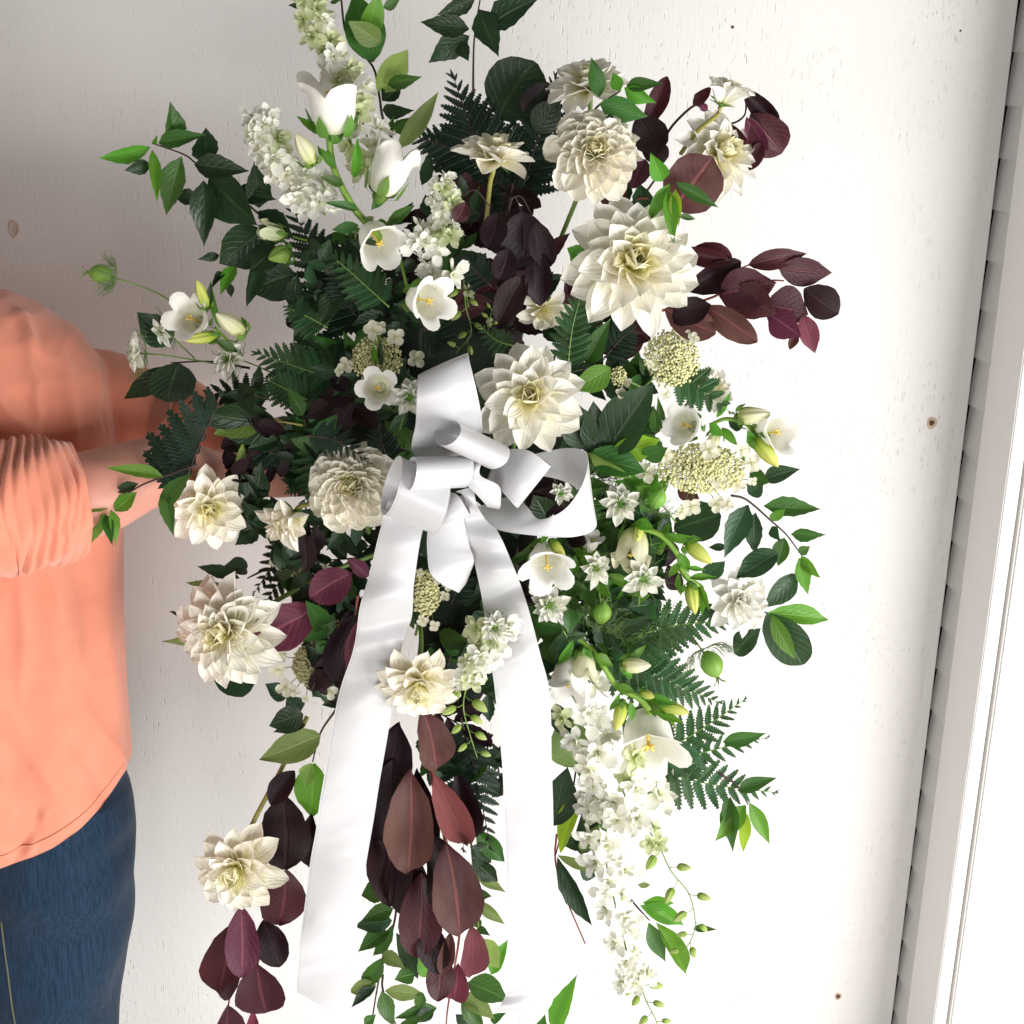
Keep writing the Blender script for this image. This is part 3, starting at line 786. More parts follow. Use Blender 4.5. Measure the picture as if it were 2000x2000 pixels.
def spike(label, pts, d, n, rad, size, mk='lark', budn=0, budpts=None, dd=0, mixg=0, name='larkspur', toward=.9, stemr=2.2, skip0=0.0, bsize=22):
    P = catmull([at(p[0], p[1], (p[2] if len(p) > 2 else d)) for p in pts], 8)
    o = thing(name, label, 'flower', P[-1])
    tube_obj('stem', P, mpp(P[0])*stemr*.7, mpp(P[0])*stemr, M['stem'], o, 6, 1)
    for i in range(n):
        t = skip0+(1-skip0)*(i+.5)/n; k = t*(len(P)-1); k0 = min(int(k), len(P)-2); c = P[k0].lerp(P[k0+1], k-k0)
        dr = (P[k0+1]-P[k0]).normalized(); mp_ = mpp(c)
        a = i*2.4+rnd(-.3, .3); u_ = BACK.cross(dr).normalized()
        side = u_*math.cos(a)+BACK*(abs(math.sin(a))*.8+.15)
        side.normalize(); rr = (rad if not hasattr(rad, '__len__') else rad[0]+(rad[1]-rad[0])*t)*mp_
        sz = (size if not hasattr(size, '__len__') else size[0]+(size[1]-size[0])*t)*mp_*rnd(1.05, 1.4)
        ax = (side*.9+BACK*toward*rnd(.2, 1)+UP*rnd(-.3, .35)).normalized()
        m_ = 'larkg' if random.random() < mixg*(1-t*.5) else mk
        link('floret', floret_mesh(m_, random.randrange(5)), o, TRS(c+side*rr*rnd(.5, 1.3)-o.location, frz(ax, rnd(0, 6)), sz))
    return o
def buds_on(o, pts, d, n, L, mk='lbud', name='bud', stem=True, sr=1.6):
    P = [at(p[0], p[1], p[2] if len(p) > 2 else d) for p in pts]; C = catmull(P, 8)
    if stem: tube_obj('bud_stalk', C, mpp(C[0])*sr, mpp(C[0])*sr*.6, M['stem'], o, 6, 1)
    for i in range(n):
        t = (i+.6)/n; k = t*(len(C)-1); k0 = min(int(k), len(C)-2); c = C[k0]; dr = (C[k0+1]-C[k0]).normalized()
        sd = BACK.cross(dr).normalized()*(1 if i % 2 else -1); ax = (sd*rnd(.6, 1)+dr*rnd(.2, .8)+BACK*rnd(-.2, .5)).normalized(); l = L*mpp(c)*rnd(.8, 1.15)*(1-.35*t)
        e = c+ax*l*.55
        tube_obj('bud_stalk', [c, c+ax*l*.3+dr*l*.1, e], mpp(c)*.9, mpp(c)*.8, M['stem'], o, 5, 2)
        link(name, bud_mesh(mk), o, TRS(e-o.location, frz((ax+Vector((0, 0, -.15))).normalized()), (l*1.5, l*1.5, l*.95)))

# ------------------------------------------------------------------ love-in-a-mist
def threads(o, C, ax, s, n, spread, curl=.5, name='thread_bracts', r=.7):
    V, Fc = [], []; mp_ = mpp(C)
    for i in range(n):
        a = rnd(0, 6.283); q = ax.orthogonal().normalized(); w_ = ax.cross(q)
        sd = q*math.cos(a)+w_*math.sin(a); L = s*rnd(.7, 1.25)
        p0 = C-ax*s*.25; p1 = p0+(sd*spread+ax*.15)*L*.5; p2 = p1+(sd*(spread*(1-curl))+ax*(curl+.2))*L*.5
        g = tube_geo([p0, p1, p2], r*mp_, .35*mp_, 4, 4)
        b = len(V); V += g[0]; Fc += [tuple(b+k for k in f) for f in g[1]]
        for j in range(5):
            f = rnd(.35, 1); c = p0.lerp(p1, min(1, f*2)) if f < .5 else p1.lerp(p2, f*2-1)
            dv = (p2-p0).normalized()+Vector((rnd(-1, 1), rnd(-1, 1), rnd(-1, 1)))*.75
            g = tube_geo([c, c+dv*L*.13, c+dv*L*.26+ax*L*.05], .42*mp_, .25*mp_, 3, 2)
            b = len(V); V += g[0]; Fc += [tuple(b+k for k in f2) for f2 in g[1]]
    q = link(name, mesh(name, [v-o.location for v in V], Fc, M['thread']), o); q['kind'] = 'stuff'; return q
def nigella(label, x, y, R, face, d, stem=None, n=21, thr=16, mk='nig'):
    C = at(x, y, d); s = R*mpp(C); ax = (BACK+RIGHT*face[0]+UP*face[1]).normalized(); Rm = frz(ax, rnd(0, 6))
    o = thing('love_in_a_mist', label, 'flower', C)
    for i in range(n):
        t = i/(n-1); phi = i*2.39996; L = (1-.42*t)*rnd(.9, 1.08); el = math.radians(-4+44*t+rnd(-8, 8))
        Rp = Matrix.Rotation(phi, 3, 'Z') @ Matrix.Rotation(el, 3, 'X') @ Matrix.Rotation(rnd(-.3, .3), 3, 'Y')
        link('petal', petal_mesh('petn', mk, random.randrange(5), .5, .1), o, TRS(Rm @ Vector((0, 0, .03*t))*s, Rm @ Rp, (L*.50*s, L*s, L*s)))
    V, Fc = [], []
    for i in range(14):
        a = i*2.4; e = .45 if i % 2 else .9; r = .10+.30*(i/14)
        p = [Vector((0, 0, .05)), Vector((r*.5*math.cos(a), r*.5*math.sin(a), .25)), Vector((r*math.cos(a), r*math.sin(a), .42*e+.1)), Vector((r*1.5*math.cos(a+.4), r*1.5*math.sin(a+.4), .40*e))]
        g = tube_geo([(Rm @ q)*s for q in p], .022*s, .014*s, 4, 2); b = len(V); V += g[0]; Fc += [tuple(b+k for k in f) for f in g[1]]
    ellip((Rm @ Vector((0, 0, .14)))*s, .11*s, .11*s, .15*s, V, Fc, 8, 6)
    link('heart', mesh('heart', V, Fc, M['pod']), o)
    if thr: threads(o, C, ax, s*1.15, thr, 1.0, .35)
    if stem: put_stem(o, [(x, y, d-.01)]+list(stem), d-.02, 1.6, 1.6, 'stem')
    return o
def pod(label, x, y, R, axis, d, stem, thr=34, spread=1.3):
    C = at(x, y, d); s = R*mpp(C); ax = (RIGHT*axis[0]+UP*axis[1]+BACK*axis[2]).normalized(); Rm = frz(ax)
    o = thing('seed_pod', label, 'seed pod', C)
    V, Fc, U = [], [], []; n = 20
    for j in range(11):
        t = j/10; r = math.sin(math.pi*min(1, t*.97+.015))**.62
        for k in range(n):
            a = 2*math.pi*k/n; rr = r*.80*(1-.075*abs(math.cos(2.5*a))**6)
            V.append((Rm @ Vector((rr*math.cos(a), rr*math.sin(a), -1+2*t)))*s); U.append((((k/n)*5+.0) % 1, .5))
    for j in range(10):
        for k in range(n): Fc.append((j*n+k, j*n+(k+1) % n, (j+1)*n+(k+1) % n, (j+1)*n+k))
    link('pod', mesh('pod', V, Fc, M['pod'], U), o)
    for i in range(5):
        a = i*1.2566
        g = [(Rm @ Vector((.06*math.cos(a), .06*math.sin(a), .95)))*s+C, (Rm @ Vector((.18*math.cos(a), .18*math.sin(a), 1.25)))*s+C, (Rm @ Vector((.5*math.cos(a), .5*math.sin(a), 1.5)))*s+C]
        tube_obj('horn', g, s*.06, s*.03, M['stem'], o, 5, 3)
    threads(o, C-ax*s*.7, ax, s*2.0, thr, spread, .62, r=.62)
    put_stem(o, [(x, y, d-.012)]+list(stem), d-.02, 1.5, 1.9, 'stem')
    return o

# ------------------------------------------------------------------ lacecap clusters
def flower4_mesh():
    if 'f4' not in LM:
        V, Fc, U = [], [], []
        for i in range(4):
            Rp = Matrix.Rotation(i*1.5708+.1*i, 3, 'Z') @ Matrix.Rotation(.12*(i % 2)+.1, 3, 'X')
            g = grid(4, 4, lambda u, v, j: Rp @ Vector(((2*u-1)*interp([(0, .08), (.3, .42), (.65, .56), (.9, .42), (1, .2)], v)*.92, v, .10*(2*u-1)**2-.12*v*v+.03*math.sin(u*6+i))))
            b = len(V); V += g[0]; U += g[2]; Fc += [tuple(b+k for k in f) for f in g[1]]
        ellip(Vector((0, 0, .06)), .09, .09, .08, V, Fc, 8, 4); U += [(.5, .02)]*(len(V)-len(U))
        LM['f4'] = mesh('sterile_floret', V, Fc, M['hyd'], U)
    return LM['f4']
def lacecap(label, x, y, rx, ry, d, n, florets, mk='bead', bead=5.2, stem=None, face=(0, .2), dome=.5):
    C = at(x, y, d); mp_ = mpp(C); o = thing('lacecap_cluster', label, 'flower', C)
    V, Fc = [], []; SV, SF = [], []
    for i in range(n):
        a = i*2.39996; r = math.sqrt((i+.5)/n)*rnd(.93, 1.06); k = rnd(.65, 1.2)
        p = RIGHT*(rx*r*math.cos(a)*mp_)+UP*(ry*r*math.sin(a)*mp_)+BACK*(dome*min(rx, ry)*mp_*(1-r*r)+rnd(-3, 5)*mp_)
        b = bead*.5*mp_*k
        ellip(p, b, b, b, V, Fc, 6, 4)
        if i % 3 == 0:
            g = tube_geo([BACK*(-min(rx, ry)*.8*mp_), p*.6-BACK*(.15*min(rx, ry)*mp_), p], 1.1*mp_, .7*mp_, 4, 2); b0 = len(SV); SV += g[0]; SF += [tuple(b0+q for q in f) for f in g[1]]
    q = link('bud_cluster', mesh('bud_cluster', V, Fc, M[mk]), o); q['kind'] = 'stuff'
    q = link('stalks', mesh('stalks', SV, SF, M['stem']), o); q['kind'] = 'stuff'
    for (fx, fy, fr) in florets:
        P = at(fx, fy, d+rnd(.004, .016)); ax = (BACK+RIGHT*rnd(-.4, .4)+UP*rnd(-.4, .4)).normalized()
        link('sterile_floret', flower4_mesh(), o, TRS(P-C, frz(ax, rnd(0, 6)), fr*mpp(P)))
        tube_obj('floret_stalk', [C-BACK*min(rx, ry)*.6*mp_, (C+P)*.5-BACK*.012, P-ax*.002], mp_*1.0, mp_*.8, M['stem'], o, 5, 4)
    if stem: put_stem(o, [(x, y, d-.015)]+list(stem), d-.03, 2.6, 3, 'stem')
    return o

# ------------------------------------------------------------------ ferns
def pinna_mesh(mk, q):
    key = ('pin', mk, q)
    if key in LM: return LM[key]
    rg = random.Random(q*13+5); V, Fc, U = [], [], []
    nl = 9; ww = rg.uniform(.21, .26); cv = rg.uniform(-.1, .16)
    def zc(y): return -cv*y*y
    for i in range(nl):
        y0 = .03+.95*i/nl; h = .95/nl; wd = ww*(1-(i/nl)**2.2*.86)*(1 if i else .8)*rg.uniform(.88, 1.08)
        for s in (-1, 1):
            b = len(V); dz = rg.uniform(-.02, .03)
            pts = [(0, y0-.006), (wd*.5, y0+h*.0), (wd, y0+h*1.0), (wd*.66, y0+h*1.36), (0, y0+h*1.0)]
            for (x_, y_) in pts:
                V.append(Vector((s*x_, y_-.035, zc(y_)+dz*(x_/ww)+x_*.12))); U.append((.5+s*x_/ww*.5, y_))
            Fc.append(tuple(b+k for k in (range(5) if s > 0 else range(4, -1, -1))))
    b = len(V)
    for (x_, y_) in ((-.03, .95), (.03, .95), (0, 1.03)): V.append(Vector((x_, y_, zc(y_)))); U.append((.5+x_*3, y_))
    Fc.append((b, b+1, b+2))
    LM[key] = mesh('pinna', V, Fc, M[mk], U); return LM[key]
def fern(label, pts, hw, d, mk='fern', n=13, group=None, sides=(-1, 1), tilt=0, dd=.0, blunt=.75, pw=1.0, start=.12):
    """frond along pixel path from stalk to tip; hw = half width in pixels"""
    P = catmull([at(p[0], p[1], p[2] if len(p) > 2 else d+dd*i/(len(pts)-1)) for i, p in enumerate(pts)], 10)
    o = thing('fern_frond', label, 'fern', P[0], group)
    tube_obj('rachis', P, mpp(P[0])*2.2, mpp(P[0])*.7, M['stemd' if mk == 'fernd' else 'stem'], o, 5, 1)
    nrm = (BACK+UP*.15+RIGHT*tilt).normalized()
    for i in range(n):
        t = start+(.985-start)*(i/(n-1)); k = t*(len(P)-1); k0 = min(int(k), len(P)-2); c = P[k0].lerp(P[k0+1], k-k0); dr = (P[k0+1]-P[k0]).normalized()
        tt = (t-start)/(1-start)
        L = hw*mpp(c)*max(.13, (1-tt**1.15)**blunt)*(1 if tt > .12 else .82)
        an = math.radians(68-30*tt)
        sv = nrm.cross(dr).normalized()
        for s in sides:
            dv = (dr*math.cos(an)+sv*s*math.sin(an)).normalized()
            nn = (nrm+Vector((rnd(-1, 1), rnd(-1, 1), rnd(-1, 1)))*.16-dv*rnd(-.05, .22)).normalized()
            R = frame(dv, nn); l = L*rnd(.92, 1.06)
            link('pinna', pinna_mesh(mk, random.randrange(5)), o, TRS(c+dr*(s*.002)-o.location, R, (l*pw, l, l)))
        if i == n-1:
            link('pinna', pinna_mesh(mk, 0), o, TRS(c-o.location, frame(dr, nrm), (L*1.0, L*1.2, L)))
    return o

# ================================================================== the spray
# ---- hidden foam block that carries the stems
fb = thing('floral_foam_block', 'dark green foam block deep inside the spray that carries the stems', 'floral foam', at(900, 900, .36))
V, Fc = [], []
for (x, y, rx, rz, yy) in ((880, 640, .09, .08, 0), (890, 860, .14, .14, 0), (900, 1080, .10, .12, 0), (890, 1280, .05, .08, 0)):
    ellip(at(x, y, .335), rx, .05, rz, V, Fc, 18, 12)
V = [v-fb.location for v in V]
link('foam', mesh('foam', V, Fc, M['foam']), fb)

# ---- filler foliage packed in the dark heart of the spray
def inside(p, poly):
    x, y = p; c = False; j = len(poly)-1
    for i in range(len(poly)):
        a, b = poly[i], poly[j]
        if (a[1] > y) != (b[1] > y) and x < (b[0]-a[0])*(y-a[1])/(b[1]-a[1])+a[0]: c = not c
        j = i
    return c
CORE = [(600, 470), (720, 430), (880, 330), (1080, 370), (1190, 430), (1180, 620), (1290, 720), (1310, 980), (1310, 1180), (1240, 1290), (1130, 1330), (1110, 1480), (1070, 1600), (985, 1600), (960, 1500), (880, 1560), (760, 1500), (690, 1420), (610, 1370), (570, 1200), (520, 1080), (440, 960), (410, 860), (430, 770), (520, 700), (560, 560)]
FEAT = [(1160, 300, 'round full cream dahlia'), (966, 312, 'cream dahlia on the pale stem'), (1232, 520, 'largest cream dahlia'), (1032, 778, 'dahlia touching the bow'), (688, 950, 'full ruffled dahlia'), (574, 1002, 'half-open yellow-based dahlia'), (408, 990, 'dahlia by the forearm'), (448, 1232, 'large left dahlia'), (818, 1330, 'dahlia between the ribbon tails'), (752, 488, 'small tilted white bell'), (850, 590, 'right-facing white bell'), (737, 758, 'star-shaped open bell'), (800, 778, 'nigella touching the bow'), (1213, 985, 'white nigella below the lime leaf'), (1160, 1110, 'nigella tilted right'), (1256, 1130, 'nigella under the pale bell'), (1176, 1198, 'striped seed pod'), (1284, 974, 'upper right seed pod'), (1312, 700, 'pale yellow lacecap'), (735, 660, 'upper left lacecap'), (1368, 915, 'wide creamy lacecap'), (832, 1158, 'lacecap under the short ribbon end'), (580, 1092, 'shaded olive lacecap'), (606, 1298, 'olive lacecap with florets'), (880, 730, 'upper bow loop'), (765, 950, 'left bow loop'), (1140, 960, 'open right bow loop'), (700, 1200, 'left ribbon tail'), (1000, 1150, 'right ribbon tail'), (620, 1180, 'magenta leaves'), (1000, 480, 'hanging black leaves'), (545, 455, 'pale green bell bud'), (860, 420, 'short lime-tipped larkspur'), (480, 800, 'two-tone leaf by the sleeve'), (1070, 1115, 'drooping open bell'), (1102, 1352, 'hanging bell at the ribbon edge'), (1060, 1500, 'pale leaf underside'), (830, 1500, 'rose-brown hanging leaves'), (1190, 820, 'glossy leaves with a lime leaf'), (930, 1560, 'black-green fern'), (1120, 640, 'upright fern'), (1040, 610, 'half-hidden dahlia petals')]
TAKEN = set()
def spot_label(x, y, what, suffix=''):
    for (fx, fy, nm) in sorted(FEAT, key=lambda q: (q[0]-x)**2+(q[1]-y)**2)[:5]:
        dx, dy = x-fx, y-fy; dist = math.hypot(dx, dy)
        side = 'close behind' if dist < 28 else (('right of' if dx > 0 else 'left of') if abs(dx) > 1.6*abs(dy) else ('below' if dy > 0 else 'above') if abs(dy) > 1.6*abs(dx) else ('below and ' if dy > 0 else 'above and ')+('right of' if dx > 0 else 'left of'))
        lb = f'{what} {side} the {nm}'
        if lb not in TAKEN and len(lb.split()) <= 16: TAKEN.add(lb); return lb
    return lb
CW = {'dk': 'dark green', 'bl': 'blue-green', 'md': 'mid green', 'br': 'bright green', 'pd': 'near-black plum', 'pu': 'plum'}
random.seed(21)
SPOTS = []
while len(SPOTS) < 135:
    x, y = rnd(400, 1320), rnd(330, 1600)
    if inside((x, y), CORE): SPOTS.append((x, y, rnd(.365, .44) if x > 640 else rnd(.43, .475)))
for _ in range(30): SPOTS.append((rnd(1090, 1300), rnd(940, 1270), rnd(.40, .445)))
for _ in range(24): SPOTS.append((rnd(570, 690), rnd(1060, 1390), rnd(.385, .425)))
for _ in range(12): SPOTS.append((rnd(460, 620), rnd(860, 1050), rnd(.43, .46)))
for (x, y, d) in SPOTS:
    a0 = math.atan2(y-900, x-880)+rnd(-1.2, 1.2)
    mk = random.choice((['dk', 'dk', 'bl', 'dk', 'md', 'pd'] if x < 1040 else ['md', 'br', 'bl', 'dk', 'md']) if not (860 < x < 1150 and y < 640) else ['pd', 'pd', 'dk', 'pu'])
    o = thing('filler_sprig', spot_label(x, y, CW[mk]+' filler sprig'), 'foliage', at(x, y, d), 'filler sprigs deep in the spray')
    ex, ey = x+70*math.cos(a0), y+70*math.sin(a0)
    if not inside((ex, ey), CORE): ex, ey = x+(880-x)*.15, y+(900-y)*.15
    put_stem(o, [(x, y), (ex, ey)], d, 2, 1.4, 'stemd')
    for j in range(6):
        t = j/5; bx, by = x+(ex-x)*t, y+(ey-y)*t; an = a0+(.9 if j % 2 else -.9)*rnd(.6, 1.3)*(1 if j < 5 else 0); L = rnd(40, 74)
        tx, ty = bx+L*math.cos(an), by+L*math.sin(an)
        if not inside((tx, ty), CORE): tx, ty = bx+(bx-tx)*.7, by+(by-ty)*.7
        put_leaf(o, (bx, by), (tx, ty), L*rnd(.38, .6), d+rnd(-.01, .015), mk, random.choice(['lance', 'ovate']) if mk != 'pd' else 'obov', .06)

# ---- ferns
random.seed(5)
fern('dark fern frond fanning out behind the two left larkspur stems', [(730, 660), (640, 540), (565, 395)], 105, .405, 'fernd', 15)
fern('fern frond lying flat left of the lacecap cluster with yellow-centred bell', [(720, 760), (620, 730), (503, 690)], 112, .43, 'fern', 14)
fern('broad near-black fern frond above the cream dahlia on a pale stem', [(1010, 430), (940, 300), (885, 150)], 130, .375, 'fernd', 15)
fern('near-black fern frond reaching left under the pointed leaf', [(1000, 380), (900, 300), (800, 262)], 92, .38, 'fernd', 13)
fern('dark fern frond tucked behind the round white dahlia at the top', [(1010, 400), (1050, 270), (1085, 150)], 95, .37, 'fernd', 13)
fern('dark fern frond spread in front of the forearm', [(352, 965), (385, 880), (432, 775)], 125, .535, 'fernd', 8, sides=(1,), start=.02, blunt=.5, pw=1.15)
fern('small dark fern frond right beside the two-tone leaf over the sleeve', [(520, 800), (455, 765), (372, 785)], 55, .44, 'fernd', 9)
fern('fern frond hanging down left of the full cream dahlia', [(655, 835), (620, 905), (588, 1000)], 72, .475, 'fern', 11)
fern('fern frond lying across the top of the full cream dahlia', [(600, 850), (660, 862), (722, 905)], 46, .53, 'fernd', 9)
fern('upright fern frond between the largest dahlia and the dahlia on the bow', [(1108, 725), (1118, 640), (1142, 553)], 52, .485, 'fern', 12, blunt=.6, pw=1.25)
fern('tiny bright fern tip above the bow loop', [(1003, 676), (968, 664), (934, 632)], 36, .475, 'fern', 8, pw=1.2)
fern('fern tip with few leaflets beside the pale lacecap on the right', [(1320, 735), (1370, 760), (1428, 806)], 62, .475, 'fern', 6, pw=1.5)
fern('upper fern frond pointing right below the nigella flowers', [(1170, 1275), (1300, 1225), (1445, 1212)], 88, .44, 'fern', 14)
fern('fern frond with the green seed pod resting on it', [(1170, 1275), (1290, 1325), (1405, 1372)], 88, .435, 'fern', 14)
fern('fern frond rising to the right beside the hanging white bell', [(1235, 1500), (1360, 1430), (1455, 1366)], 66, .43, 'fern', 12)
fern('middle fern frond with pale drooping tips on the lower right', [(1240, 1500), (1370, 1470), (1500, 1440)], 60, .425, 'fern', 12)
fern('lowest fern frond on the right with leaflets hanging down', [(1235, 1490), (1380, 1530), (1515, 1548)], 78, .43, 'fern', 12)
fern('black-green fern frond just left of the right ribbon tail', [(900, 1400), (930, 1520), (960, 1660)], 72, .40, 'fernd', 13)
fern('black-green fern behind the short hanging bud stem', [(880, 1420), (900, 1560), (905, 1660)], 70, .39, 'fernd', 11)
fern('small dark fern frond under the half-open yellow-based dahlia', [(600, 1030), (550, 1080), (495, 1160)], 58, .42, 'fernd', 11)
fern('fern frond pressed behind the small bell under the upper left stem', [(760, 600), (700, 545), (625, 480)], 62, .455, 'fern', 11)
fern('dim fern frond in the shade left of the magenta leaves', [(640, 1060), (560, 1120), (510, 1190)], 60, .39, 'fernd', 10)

LF2 = 'small fern frond filling a gap between the flowers'
for (x, y, tx, ty, hw, mk_) in ((640, 640, 560, 600, 60, 'fern'), (700, 600, 640, 520, 60, 'fernd'), (600, 780, 520, 740, 55, 'fern'), (560, 900, 470, 860, 60, 'fernd'), (640, 820, 540, 830, 58, 'fern'), (760, 900, 740, 820, 45, 'fernd'), (1180, 700, 1240, 640, 55, 'fernd'), (1180, 900, 1260, 860, 55, 'fern'), (1100, 1230, 1150, 1330, 55, 'fern'), (960, 560, 900, 500, 50, 'fernd'), (640, 1160, 560, 1230, 55, 'fernd'), (1180, 1100, 1290, 1060, 60, 'fern'), (880, 1180, 900, 1100, 45, 'fernd'), (880, 1280, 860, 1380, 50, 'fernd'), (600, 900, 560, 960, 50, 'fern'), (820, 640, 880, 690, 55, 'fernd')):
    fern(spot_label((x+tx)/2, (y+ty)/2, 'small '+('dark' if mk_ == 'fernd' else 'green')+' fern'), [(x, y), ((x+tx)/2+rnd(-8, 8), (y+ty)/2+rnd(-8, 8)), (tx, ty)], hw, rnd(.445, .462), mk_, 10, 'small gap-filling ferns')

# ---- leafy green sprigs
random.seed(11)
sprig('leafy_branch', 'dark serrated branch at the far upper left with a lighter green tip', 1, .40, [
 (940, 1060, 905, 770, 150, 'md'), (810, 1080, 1145, 1005, 130, 'md'), (745, 1110, 355, 1200, 120, 'br'), (985, 1180, 830, 1640, 190, 'md'), (760, 1130, 800, 1530, 90, 'br'), (750, 1240, 545, 1285, 110), (1190, 1240, 1135, 950, 200),
 (1080, 1240, 1475, 1280, 180), (1150, 1360, 1150, 1860, 200), (1110, 1480, 930, 1490, 120), (1190, 1340, 1560, 1700, 300, 'dk', 'ovate'), (1570, 1570, 1530, 1210, 190), (1400, 1430, 1690, 1500, 150), (765, 1080, 802, 1010, 35, 'br'), (1560, 1600, 1830, 1800, 150)],
 [[(760, 1080), (1000, 1165), (1100, 1240), (1300, 1390), (1550, 1600), (1750, 1780)]], 'dk')
sprig('leafy_branch', 'broad black-green leaves with one bright drooping leaf below the green bell bud', 5, .405, [
 (1600, 0, 1265, 250, 330, 'dk', 'ovate'), (1270, 190, 1110, 220, 70), (1390, 260, 1275, 495, 100, 'br'), (1540, 150, 1480, 590, 120), (1850, 330, 1505, 470, 310, 'dk', 'ovate'), (1300, 310, 1205, 435, 60), (1340, 390, 1368, 520, 60), (1700, 120, 1500, 300, 200, 'dk', 'ovate'), (1760, 60, 1560, -40, 160, 'dk')],
 [[(1300, 230), (1560, 60), (1800, 60)]], 'dk')
sprig('leafy_branch', 'three rounded near-black leaves below the small side-facing nigella', 5, .395, [
 (900, 860, 655, 620, 230, 'dk', 'ovate'), (900, 1030, 545, 1285, 170, 'dk', 'ovate'), (960, 1000, 880, 1300, 330, 'dk', 'round')], [[(900, 1000), (1200, 990), (1500, 1040)]], 'dk')
sprig('leafy_branch', 'large deep green ribbed leaf with a pale curled underside beside the sleeve', 5, .465, [
 (1700, 1440, 1110, 1400, 290, 'dk', 'ovate'), (1610, 1440, 1225, 1545, 190, 'lt', 'ovate'), (1445, 1600, 1400, 1905, 70, 'lt', 'slim')], [[(1600, 1440), (1720, 1440), (1900, 1470)]], 'dk', stem='stemo')
sprig('leafy_branch', 'light green pointed sprig hanging over the forearm', 11, .545, [
 (845, 312, 445, 222, 95, 'br'), (660, 365, 455, 437, 80, 'dk'), (440, 545, 130, 570, 80, 'br'), (480, 575, 640, 420, 130, 'br'), (410, 590, 280, 835, 95, 'br'), (415, 600, 460, 820, 85, 'md'), (450, 560, 510, 825, 80, 'br'), (850, 395, 925, 762, 110, 'md'), (860, 500, 1070, 280, 140, 'md')],
 [[(420, 570), (640, 400), (850, 312), (1100, 220)]], 'br')
sprig('leafy_branch', 'dark leafed branch cut off by the top edge above the black ferns', 2, .385, [
 (1650, 0, 1358, 112, 130), (1610, 220, 1245, 160, 165), (1610, 270, 1300, 478, 190), (1540, 330, 1590, 440, 110), (1690, 70, 1830, 415, 200), (1760, 200, 2090, -30, 210), (1680, -40, 1560, -120, 80)],
 [[(1700, -60), (1650, 270), (1640, 520), (1640, 700)]], 'dk')
sprig('leafy_branch', 'upright branch right of the tall larkspur with pale leaf undersides', 2, .39, [
 (880, 470, 740, -60, 290, 'md', 'ovate'), (840, 260, 930, -20, 165, 'br', 'ovate'), (940, 320, 690, 155, 170, 'ol', 'ovate'), (915, 685, 1165, 375, 210, 'lt', 'ovate'), (990, 640, 1250, 582, 110), (950, 760, 1100, 650, 130, 'dk'), (955, 830, 1160, 850, 110, 'dk'), (1075, 1120, 1370, 740, 140, 'ol', 'slim'), (1010, 1030, 1030, 885, 60), (1050, 1000, 1150, 900, 110), (1250, 1400, 1335, 1130, 100, 'bl'), (1050, 1700, 1180, 1520, 100, 'bl'), (560, 20, 640, 0, 30), (400, 60, 240, 35, 50, 'dk'), (960, 60, 1090, 0, 80)],
 [[(640, -30), (690, 280), (880, 500), (930, 720), (960, 900), (1050, 1090), (1150, 1300)]], 'md', stem='stemd', sr=(3.2, 2))
sprig('leafy_branch', 'green sprig lying across the topmost white dahlia', 3, .475, [
 (1240, 735, 1178, 430, 130, 'md'), (1395, 690, 1338, 548, 100, 'br'), (1440, 650, 1692, 622, 105, 'md'), (1425, 660, 1665, 782, 125, 'br'), (1240, 780, 1605, 892, 190, 'md')], [[(1400, 685), (1240, 790), (1150, 900)]], 'md', serr=.02)
sprig('leafy_branch', 'bright green star-shaped sprig tip in front of the round bronze leaf', 4, .50, [
 (365, 1175, 268, 948, 140, 'br'), (420, 1195, 228, 1502, 105, 'br'), (400, 1230, 455, 1650, 110, 'br'), (460, 1180, 785, 1372, 100, 'md'), (460, 1235, 488, 1512, 95, 'yg'), (480, 1440, 622, 1455, 50, 'md')], [[(430, 1190), (330, 1150), (250, 1240)]], 'br', serr=.02)
sprig('leafy_branch', 'dark narrow leaves between the round white dahlia and the largest dahlia', 4, .45, [
 (90, 1090, 200, 1230, 120, 'bl', 'ovate'), (200, 1200, 215, 1530, 150, 'bl'), (110, 1180, 20, 1400, 120, 'dk')], [[(200, 1200), (100, 1100), (20, 1020)]], 'bl')
sprig('leafy_branch', 'big glossy leaves with a bright lime leaf right of the centre dahlia', 7, .47, [
 (1140, 1850, 1030, 1480, 260, 'bl', 'ovate'), (1290, 1870, 1660, 1340, 350, 'bl', 'ovate'), (1180, 1850, 1190, 1480, 210, 'dk', 'ovate'), (1325, 1230, 1042, 1405, 185, 'br', 'ovate'), (1330, 1880, 1702, 1780, 200, 'yg', 'ovate'), (1160, 1890, 1590, 2020, 220, 'md', 'ovate'), (1170, 1880, 1480, 2080, 95, 'lt', 'slim'), (1560, 1900, 1750, 1840, 140, 'md')],
 [[(1330, 1880), (1150, 1880), (1120, 1980)]], 'bl', stem='stemo', serr=.0)
sprig('leafy_branch', 'pointed serrated leaf beside the upright fern', 7, .46, [(1140, 1210, 1300, 878, 160, 'md'), (1180, 820, 1250, 700, 90, 'ol')], [[(1140, 1210), (1100, 1300)]], 'md')
